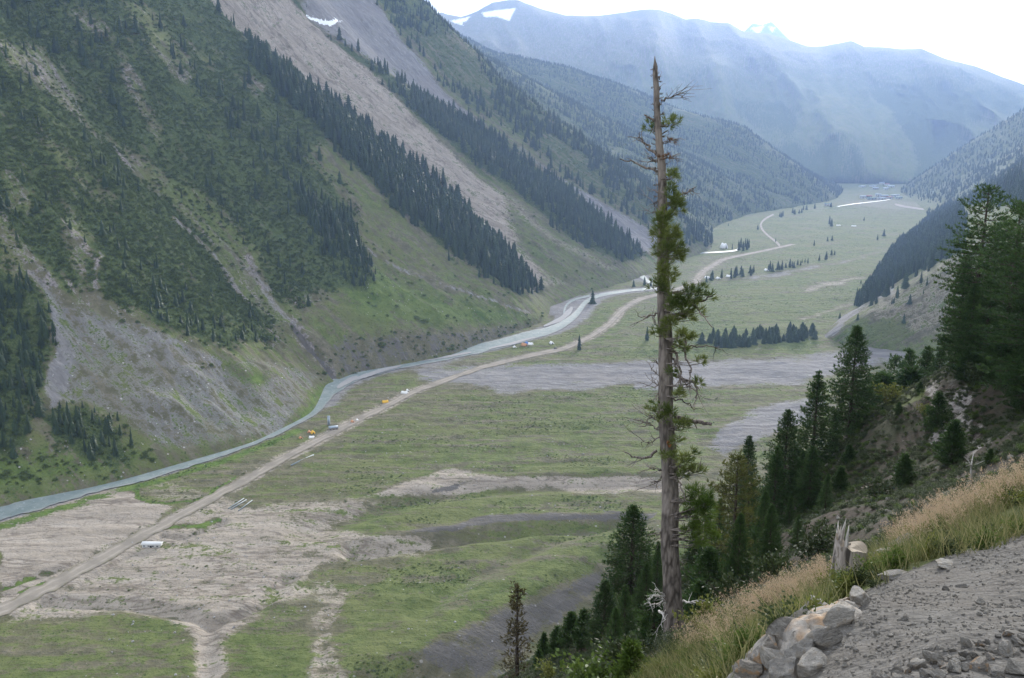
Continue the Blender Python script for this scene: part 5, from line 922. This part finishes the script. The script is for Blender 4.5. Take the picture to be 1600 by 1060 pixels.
def row(poly, n, hpx, lab, g, w=1.):
    xs = [p[0] for p in poly]; ys = [p[1] for p in poly]; pts = []
    while len(pts) < n:
        a_ = rv.uniform(min(xs), max(xs)); b_ = rv.uniform(min(ys), max(ys))
        if poly_sd(np.array([a_]), np.array([b_]), poly)[0] > 0: pts.append((a_, b_))
    pts.sort(); ordn = 'first second third fourth fifth sixth seventh eighth ninth tenth eleventh twelfth thirteenth'.split()
    for k, (a_, b_) in enumerate(pts):
        o_ = ordn[k] + ' from left' if n <= 13 else ('front' if b_ > np.interp(a_, [1088, 1276], [540, 524]) else 'back') + ' row, ' + ordn[k * 12 // n] + ' cluster from left'
        vtree(a_, b_, b_ - hpx * rv.uniform(.7, 1.25), lab + ', ' + o_, g, None, w)
row([(1088, 540), (1105, 528), (1150, 524), (1220, 520), (1274, 518), (1276, 530), (1220, 538), (1150, 545), (1105, 546)], 112, 16, 'spruce in the dark grove above the gravel fan', 'grove on the meadow', 2.3)
row([(1090, 440), (1128, 432), (1128, 436), (1090, 444)], 6, 13, 'spruce in the thin row by the road at its left end', 'left end of the tree row', 1.2); row([(1134, 434), (1178, 424), (1178, 430), (1134, 438)], 13, 14, 'spruce in the tree row above the white tents', 'tree row above the tents', 1.2)
row([(1188, 424), (1240, 414), (1240, 419), (1188, 428)], 12, 13, 'spruce in the middle of the long tree row', 'middle of the tree row', 1.3); row([(1240, 414), (1310, 396), (1310, 401), (1240, 419)], 13, 10, 'small spruce at the far right end of the tree row', 'right end of the tree row', 1.3)
row([(1128, 391), (1150, 387), (1172, 384), (1174, 391), (1150, 394)], 12, 14, 'far spruce in the clump on the river bank', 'river bank clump', 1.0); row([(1202, 342), (1230, 330), (1300, 322), (1302, 326), (1240, 338), (1205, 344)], 12, 9, 'far spruce in the hazy line on the upper meadow', 'hazy far tree line', 1.8)

# ------------------------------------------------------------------ shrubs and boulders of the slopes
def bush_mesh(seed, n=170):
    r = np.random.RandomState(seed); u = unit(r.normal(size=(n, 3))); u[:, 2] = np.abs(u[:, 2]); lump = .75 + .5 * vnoise(u[:, 0] * 2.5 + 9, u[:, 1] * 2.5 + seed * 3 + 9); P_ = u * lump[:, None] * r.uniform(.55, 1, (n, 1)) * [1, 1, .85]
    V, Fc = blades(P_ - u * .12, u + r.normal(size=(n, 3)) * .7, r.uniform(.22, .4, n), r.uniform(.18, .3, n), r); return mesh_np('bush', V, [Fc], M['shrub_leaf'])
BM = [bush_mesh(i) for i in range(3)]; bsrc = []
for i, (a, b, s, lab) in enumerate([(650, 497, 5, 'dark bush alone on the bright meadow, left of a pair'), (664, 503, 6, 'wider dark bush of the pair on the bright meadow'), (596, 540, 6, 'dark bush on the eroded bank below the meadow'), (700, 546, 4, 'small dark bush low on the eroded bank'), (416, 530, 9, 'large dark bush beside the little cliff'), (470, 480, 7, 'dark bush at the right edge of the ravine')]):
    p = hit(a, b); o = obj('bush', BM[i % 3]); o.location = p - [0, 0, .4]; o.scale = (s, s, s * .9); tag(o, lab, 'bush'); bsrc.append(o)
bl = grid_sample(GL, AL['bush'] * np.clip(1100 / np.maximum(GL[..., 1], 1), .15, 1.3), .10, seed=5); n = len(bl); rq = np.random.RandomState(12); bs_ = .9 + 2.3 * rq.rand(n) ** 1.8
vf = np.where((AF['veg'] > .5), .5 + AF['veg'], .12) * (AF['grav'] < .5) * (AF['tan'] < .9) * np.clip(900 / np.maximum(Y, 1), .05, 1.5) ** 1.5 * sstep(.45, .6, fbm(X / 60, Y / 25, 3, 219)); bf = grid_sample(GF, vf, .13, seed=6); n2_ = len(bf); print('bush', n, n2_)
scatter('slope_shrubs', bl - [0, 0, .3], bs_[:, None] * rq.uniform(.75, 1.3, (n, 3)), rq.uniform(0, 6, n), bsrc[:3], 'low green shrubs covering the steep left slope', 'shrubs')
scatter('valley_shrubs', bf - [0, 0, .1], (.25 + .8 * rq.rand(n2_) ** 3)[:, None] * rq.uniform(.7, 1.3, (n2_, 3)) * [1, 1, .7], rq.uniform(0, 6, n2_), bsrc[:3], 'low shrubs dotted over the valley meadow', 'shrubs')
FRM = [rock_mesh(60 + i, 2, 8, .12, MR['far']) for i in range(3)]; fr = []
for i, (a, b, s, lab) in enumerate([(234, 660, 1.3, 'pale boulder at the foot of the talus, left'), (245, 662, 1.0, 'pale boulder at the talus foot, right of the larger one'), (284, 662, 1.2, 'pale boulder on the lower talus near the grass'), (48, 687, 1.4, 'white boulder at the left edge below the thicket'), (365, 981, 1.6, 'boulder in the bare wash near the picture bottom')]):
    p = hit(a, b); o = obj('boulder', FRM[i % 3]); o.location = p; o.scale = (s, s * .8, s * .8); o.rotation_euler = (0, 0, i); tag(o, lab, 'boulder'); fr.append(o)
q = grid_sample(GL, (AL['stones'] > .55) * 1. * np.clip(900 / np.maximum(GL[..., 1], 1), .1, 1.2), .012, seed=7); q2 = grid_sample(GF, np.clip(700 / np.maximum(Y, 1), .02, 1.5) ** 2 * (AF['stones'] > .2) * sstep(.4, .7, fbm(X / 40, Y / 20, 3, 223)), .014, seed=8); q = np.concatenate([q, q2]); n = len(q); print('boulders', n)
scatter('boulders', q, (.18 + .75 * rq.rand(n) ** 5)[:, None] * rq.uniform(.6, 1.2, (n, 3)), rq.uniform(0, 6, n), fr[:3], 'pale boulders strewn over the talus and meadow', 'boulders')

# ------------------------------------------------------------------ camps, huts and far village
C_ = dict(white=mat_plain('white_canvas', (.72, .72, .70), .8, .12), yellow=mat_plain('yellow_tarpaulin', (.65, .38, .05), .7, .15), orange=mat_plain('orange_canvas', (.5, .26, .14), .8, .15), blue=mat_plain('blue_tarpaulin', (.10, .2, .45), .7, .15), tin=mat_plain('tin_sheet', (.36, .42, .48), .5, .2, .8), dark=mat_plain('dark_opening', (.03, .03, .03), .9), mud=mat_plain('mud_wall', (.28, .24, .2), .9), white_wall=mat_plain('whitewash', (.66, .66, .64), .8, .12), pipe=mat_plain('grey_pipe', (.26, .30, .30), .5, .15), paint=mat_plain('dark_paint', (.03, .035, .045), .3), glass=mat_plain('window_glass', (.04, .05, .06), .15, .1, 3, .5), green_roof=mat_plain('green_roof', (.12, .2, .17), .5), red_roof=mat_plain('red_roof', (.30, .12, .09), .6))
def tent(a, b, w, l, h, mat, lab, rz=.3, group=None):
    p = hit(a, b); t = empty('tent', p - [0, 0, .15], rz); n = 7; ys = np.linspace(-l / 2, l / 2, n); sag = .06 * h * np.cos(ys / l * math.pi * 3); prof_ = [(-w / 2, 0), (-w * .46, h * .32), (0, h), (w * .46, h * .32), (w / 2, 0)]
    V = np.array([[(x, y_, z_ - s_ * (z_ / h)) for x, z_ in prof_] for y_, s_ in zip(ys, sag)]); mb = MB().add(V, [grid_faces(n, 5), [(4, 3, 2, 1, 0)], [tuple(5 * (n - 1) + np.arange(5))]]); mb.build('canopy', C_[mat], t)
    MB().add([(-w * .18, -l / 2 - .04, 0), (w * .18, -l / 2 - .04, 0), (0, -l / 2 - .04, h * .72), (-w * .18, -l / 2 - .02, 0), (w * .18, -l / 2 - .02, 0), (0, -l / 2 - .02, h * .72)], [[(0, 1, 2), (5, 4, 3)], [(0, 3, 4, 1), (1, 4, 5, 2), (2, 5, 3, 0)]]).build('door_flap', C_['dark'], t); return tag(t, lab, 'tent', group)
for a, b, w, l, h, m_, lab, rz in [(632, 615, 4, 7, 2.6, 'white', 'white tent by the road, farthest of the near camp', 1.2), (602, 629, 4, 6, 2.4, 'yellow', 'yellow tarpaulin tent beside the road', 1.9), (489, 677, 4, 4.5, 2.4, 'yellow', 'yellow tent at the left camp by the river', .4), (483, 676, 3, 3.5, 2.2, 'orange', 'reddish tent behind the left camp yellow tent', .2), (487, 684, 4, 4.5, 1.8, 'white', 'white tent in front of the left camp', 1.6), (470, 685, 3, 3, 1.8, 'orange', 'small salmon tent leftmost of the river camp', .6), (551, 660, 3.2, 4, 2.2, 'orange', 'pale orange tent right at the road edge', .5), (558, 657, 2.4, 3, 1.5, 'white', 'tiny whitish tent beside the pale orange tent', .2), (637, 611, 3, 4, 2, 'white', 'small white tent just behind the farthest white one', .4),
        (819, 540, 5, 7, 3.2, 'orange', 'orange and white camp tent by the far river, left', .9), (824, 538, 5, 7, 3.4, 'blue', 'blue tent in the far river camp', .5), (829, 539, 5, 6, 3.2, 'white', 'white tent in the far river camp, right', 1.2), (862, 537, 5, 6, 3.0, 'white', 'white tent alone beyond the far river camp', .4), (804, 543, 4, 4, 2.2, 'white', 'small white tent left of the far river camp', .3),
        (1105, 435, 7, 9, 4, 'white', 'white tent at the tree row, leftmost', .8), (1122, 436, 7, 8, 4, 'white', 'white tent at the tree row, second', .3), (1139, 433, 7, 10, 4, 'white', 'white tent at the tree row, third', 1.0), (1197, 423, 6, 8, 4, 'white', 'white tent at the tree row, rightmost', .3), (1131, 388, 12, 16, 12, 'white', 'tall white marquee among the river bank trees', .5), (1310, 353, 5, 12, 3, 'white', 'long white tent far on the upper meadow', 1.5), (1334, 354, 5, 14, 3, 'white', 'low white shelter far right on the upper meadow', 1.2)]: tent(a, b, w, l, h, m_, lab, rz)
def house(a, b, w, l, h, wall, roof, lab, rz=0., name='house', cat='house', windows=2):
    p = hit(a, b); t = empty(name, p - [0, 0, .4], rz); MB().box(-w / 2, w / 2, -l / 2, l / 2, 0, h).build('wall', C_[wall], t); rh = .28 * l; e = .06 * w
    V = [(-w / 2 - e, -l / 2 - e, h - .05), (w / 2 + e, -l / 2 - e, h - .05), (w / 2 + e, l / 2 + e, h - .05), (-w / 2 - e, l / 2 + e, h - .05), (-w / 2 - e, 0, h + rh), (w / 2 + e, 0, h + rh)]; MB().add(V, [[(0, 1, 5, 4), (2, 3, 4, 5), (3, 2, 1, 0)], [(0, 4, 3), (1, 2, 5)]]).build('roof', C_[roof], t)
    MB().box(-.06 * w, .06 * w, -l / 2 - .06, -l / 2 + .02, 0, h * .7).build('door', C_['dark'], t)
    for k in range(windows): x0 = -w * .38 + k * w * .76 / max(1, windows - 1) - w * .05; MB().box(x0, x0 + w * .1, -l / 2 - .05, -l / 2 + .02, h * .4, h * .72).build('window', C_['glass'], t)
    return tag(t, lab, cat)
house(521, 671, 7.5, 5, 2.4, 'mud', 'tin', 'low hut with a blue-grey tin roof beside the road', .35, 'hut', 'hut'); house(238, 853, 11.5, 4.5, 2.1, 'white_wall', 'white', 'long white shelter beside the road in the bare wash', -.06, 'shelter', 'shelter', 4); house(514, 664, 2.2, 2.2, 8.5, 'tin', 'tin', 'narrow pale tower-like shed behind the tin-roofed hut', .1, 'shed', 'shed', 0)
vl = [(1293, 322, 'white_wall', 'green_roof', 'pale far building at the left end of the distant river'), (1348, 310, 'white_wall', 'tin', 'long pale building leftmost in the far village'), (1357, 309, 'mud', 'red_roof', 'dark building next to the long pale village building'), (1362, 312, 'tin', 'green_roof', 'dark shed in front of the far village'), (1372, 307, 'white_wall', 'tin', 'white building in the middle of the far village'), (1381, 309, 'mud', 'tin', 'brown building in the middle of the far village'), (1390, 311, 'white_wall', 'red_roof', 'white building with reddish roof in the far village'), (1398, 308, 'white_wall', 'tin', 'pale building right in the far village'), (1404, 311, 'white_wall', 'green_roof', 'rightmost pale building of the far village'), (1377, 312, 'white_wall', 'tin', 'low white building in the front row of the far village'), (1347, 293, 'white_wall', 'tin', 'white hut left above the far village'), (1364, 292, 'white_wall', 'tin', 'white hut second above the far village'), (1378, 288, 'white_wall', 'tin', 'white hut highest above the far village'), (1386, 290, 'white_wall', 'red_roof', 'hut right of the highest white hut'), (1392, 293, 'white_wall', 'tin', 'white hut rightmost above the far village'), (1368, 296, 'mud', 'tin', 'brown hut between the two village rows'), (1384, 297, 'white_wall', 'tin', 'small white hut right between the two village rows')]
for i, (a, b, w_, r_, lab) in enumerate(vl): house(a, b, rnd.uniform(20, 34), rnd.uniform(12, 16), rnd.uniform(6, 9), w_, r_, lab, rnd.uniform(-.4, .4))
for k, (a0, b0, a1, b1) in enumerate([(357, 796, 381, 780), (361, 797, 385, 782), (373, 799, 394, 783)]):
    p0 = hit(a0, b0); p1 = hit(a1, b1); v = np.stack([p0 + [0, 0, .5], (p0 + p1) / 2 + [0, 0, .55], p1 + [0, 0, .5]]); tag(MB().tube(v, .42, 10).build('pipe', C_['pipe'], None, True), ['long grey pipe on the ground, left of three', 'long grey pipe on the ground, middle of three', 'long grey pipe on the ground, right of three'][k], 'pipe', 'pipes laid on the ground')
p0 = hit(455, 728); p1 = hit(490, 712); v = np.stack([p0 + [0, 0, .5], p1 + [0, 0, .5]]); tag(MB().tube(v, .7, 8).build('pipe', C_['pipe'], None, True), 'single grey pipe lying just right of the road', 'pipe')
p = hit(868, 545); car = empty('car', p + [0, 0, .1], .5); mb = MB(); pr = [(-2.2, .35), (-2.25, .85), (-1.5, 1.0), (-1.0, 1.55), (.9, 1.6), (1.5, 1.05), (2.2, .9), (2.25, .35)]
V = [(x, y_, z_) for y_ in (-.85, .85) for x, z_ in pr]; nn = len(pr); mb.add(V, [[tuple(range(nn))[::-1], tuple(range(nn, 2 * nn))], [(i, (i + 1) % nn, nn + (i + 1) % nn, nn + i) for i in range(nn)]]); mb.build('body', C_['paint'], car); MB().box(-.9, .8, -.87, .87, 1.08, 1.5).build('window', C_['glass'], car)
for x in (-1.4, 1.4):
    for y_ in (-.8, .8): MB().tube([(x, y_ - .1, .34), (x, y_ + .1, .34)], .34, 12).build('wheel', C_['dark'], car)
tag(car, 'dark car driving on the dirt road near the far camp', 'car')
# ------------------------------------------------------------------ haze
hz = MB().box(-4500, 7500, -300, 14800, -40, 1900).mesh('haze', None)
s_ = NT('valley_haze'); pv = s_.node('ShaderNodeVolumePrincipled'); pv.inputs['Color'].default_value = (.40, .58, 1, 1); pv.inputs['Density'].default_value = HAZE_DENSITY; pv.inputs['Anisotropy'].default_value = HAZE_G
s_.t.links.new(pv.outputs[0], s_.out.inputs['Volume']); hz.materials.append(s_.m); tag(obj('haze', hz), kind='stuff')
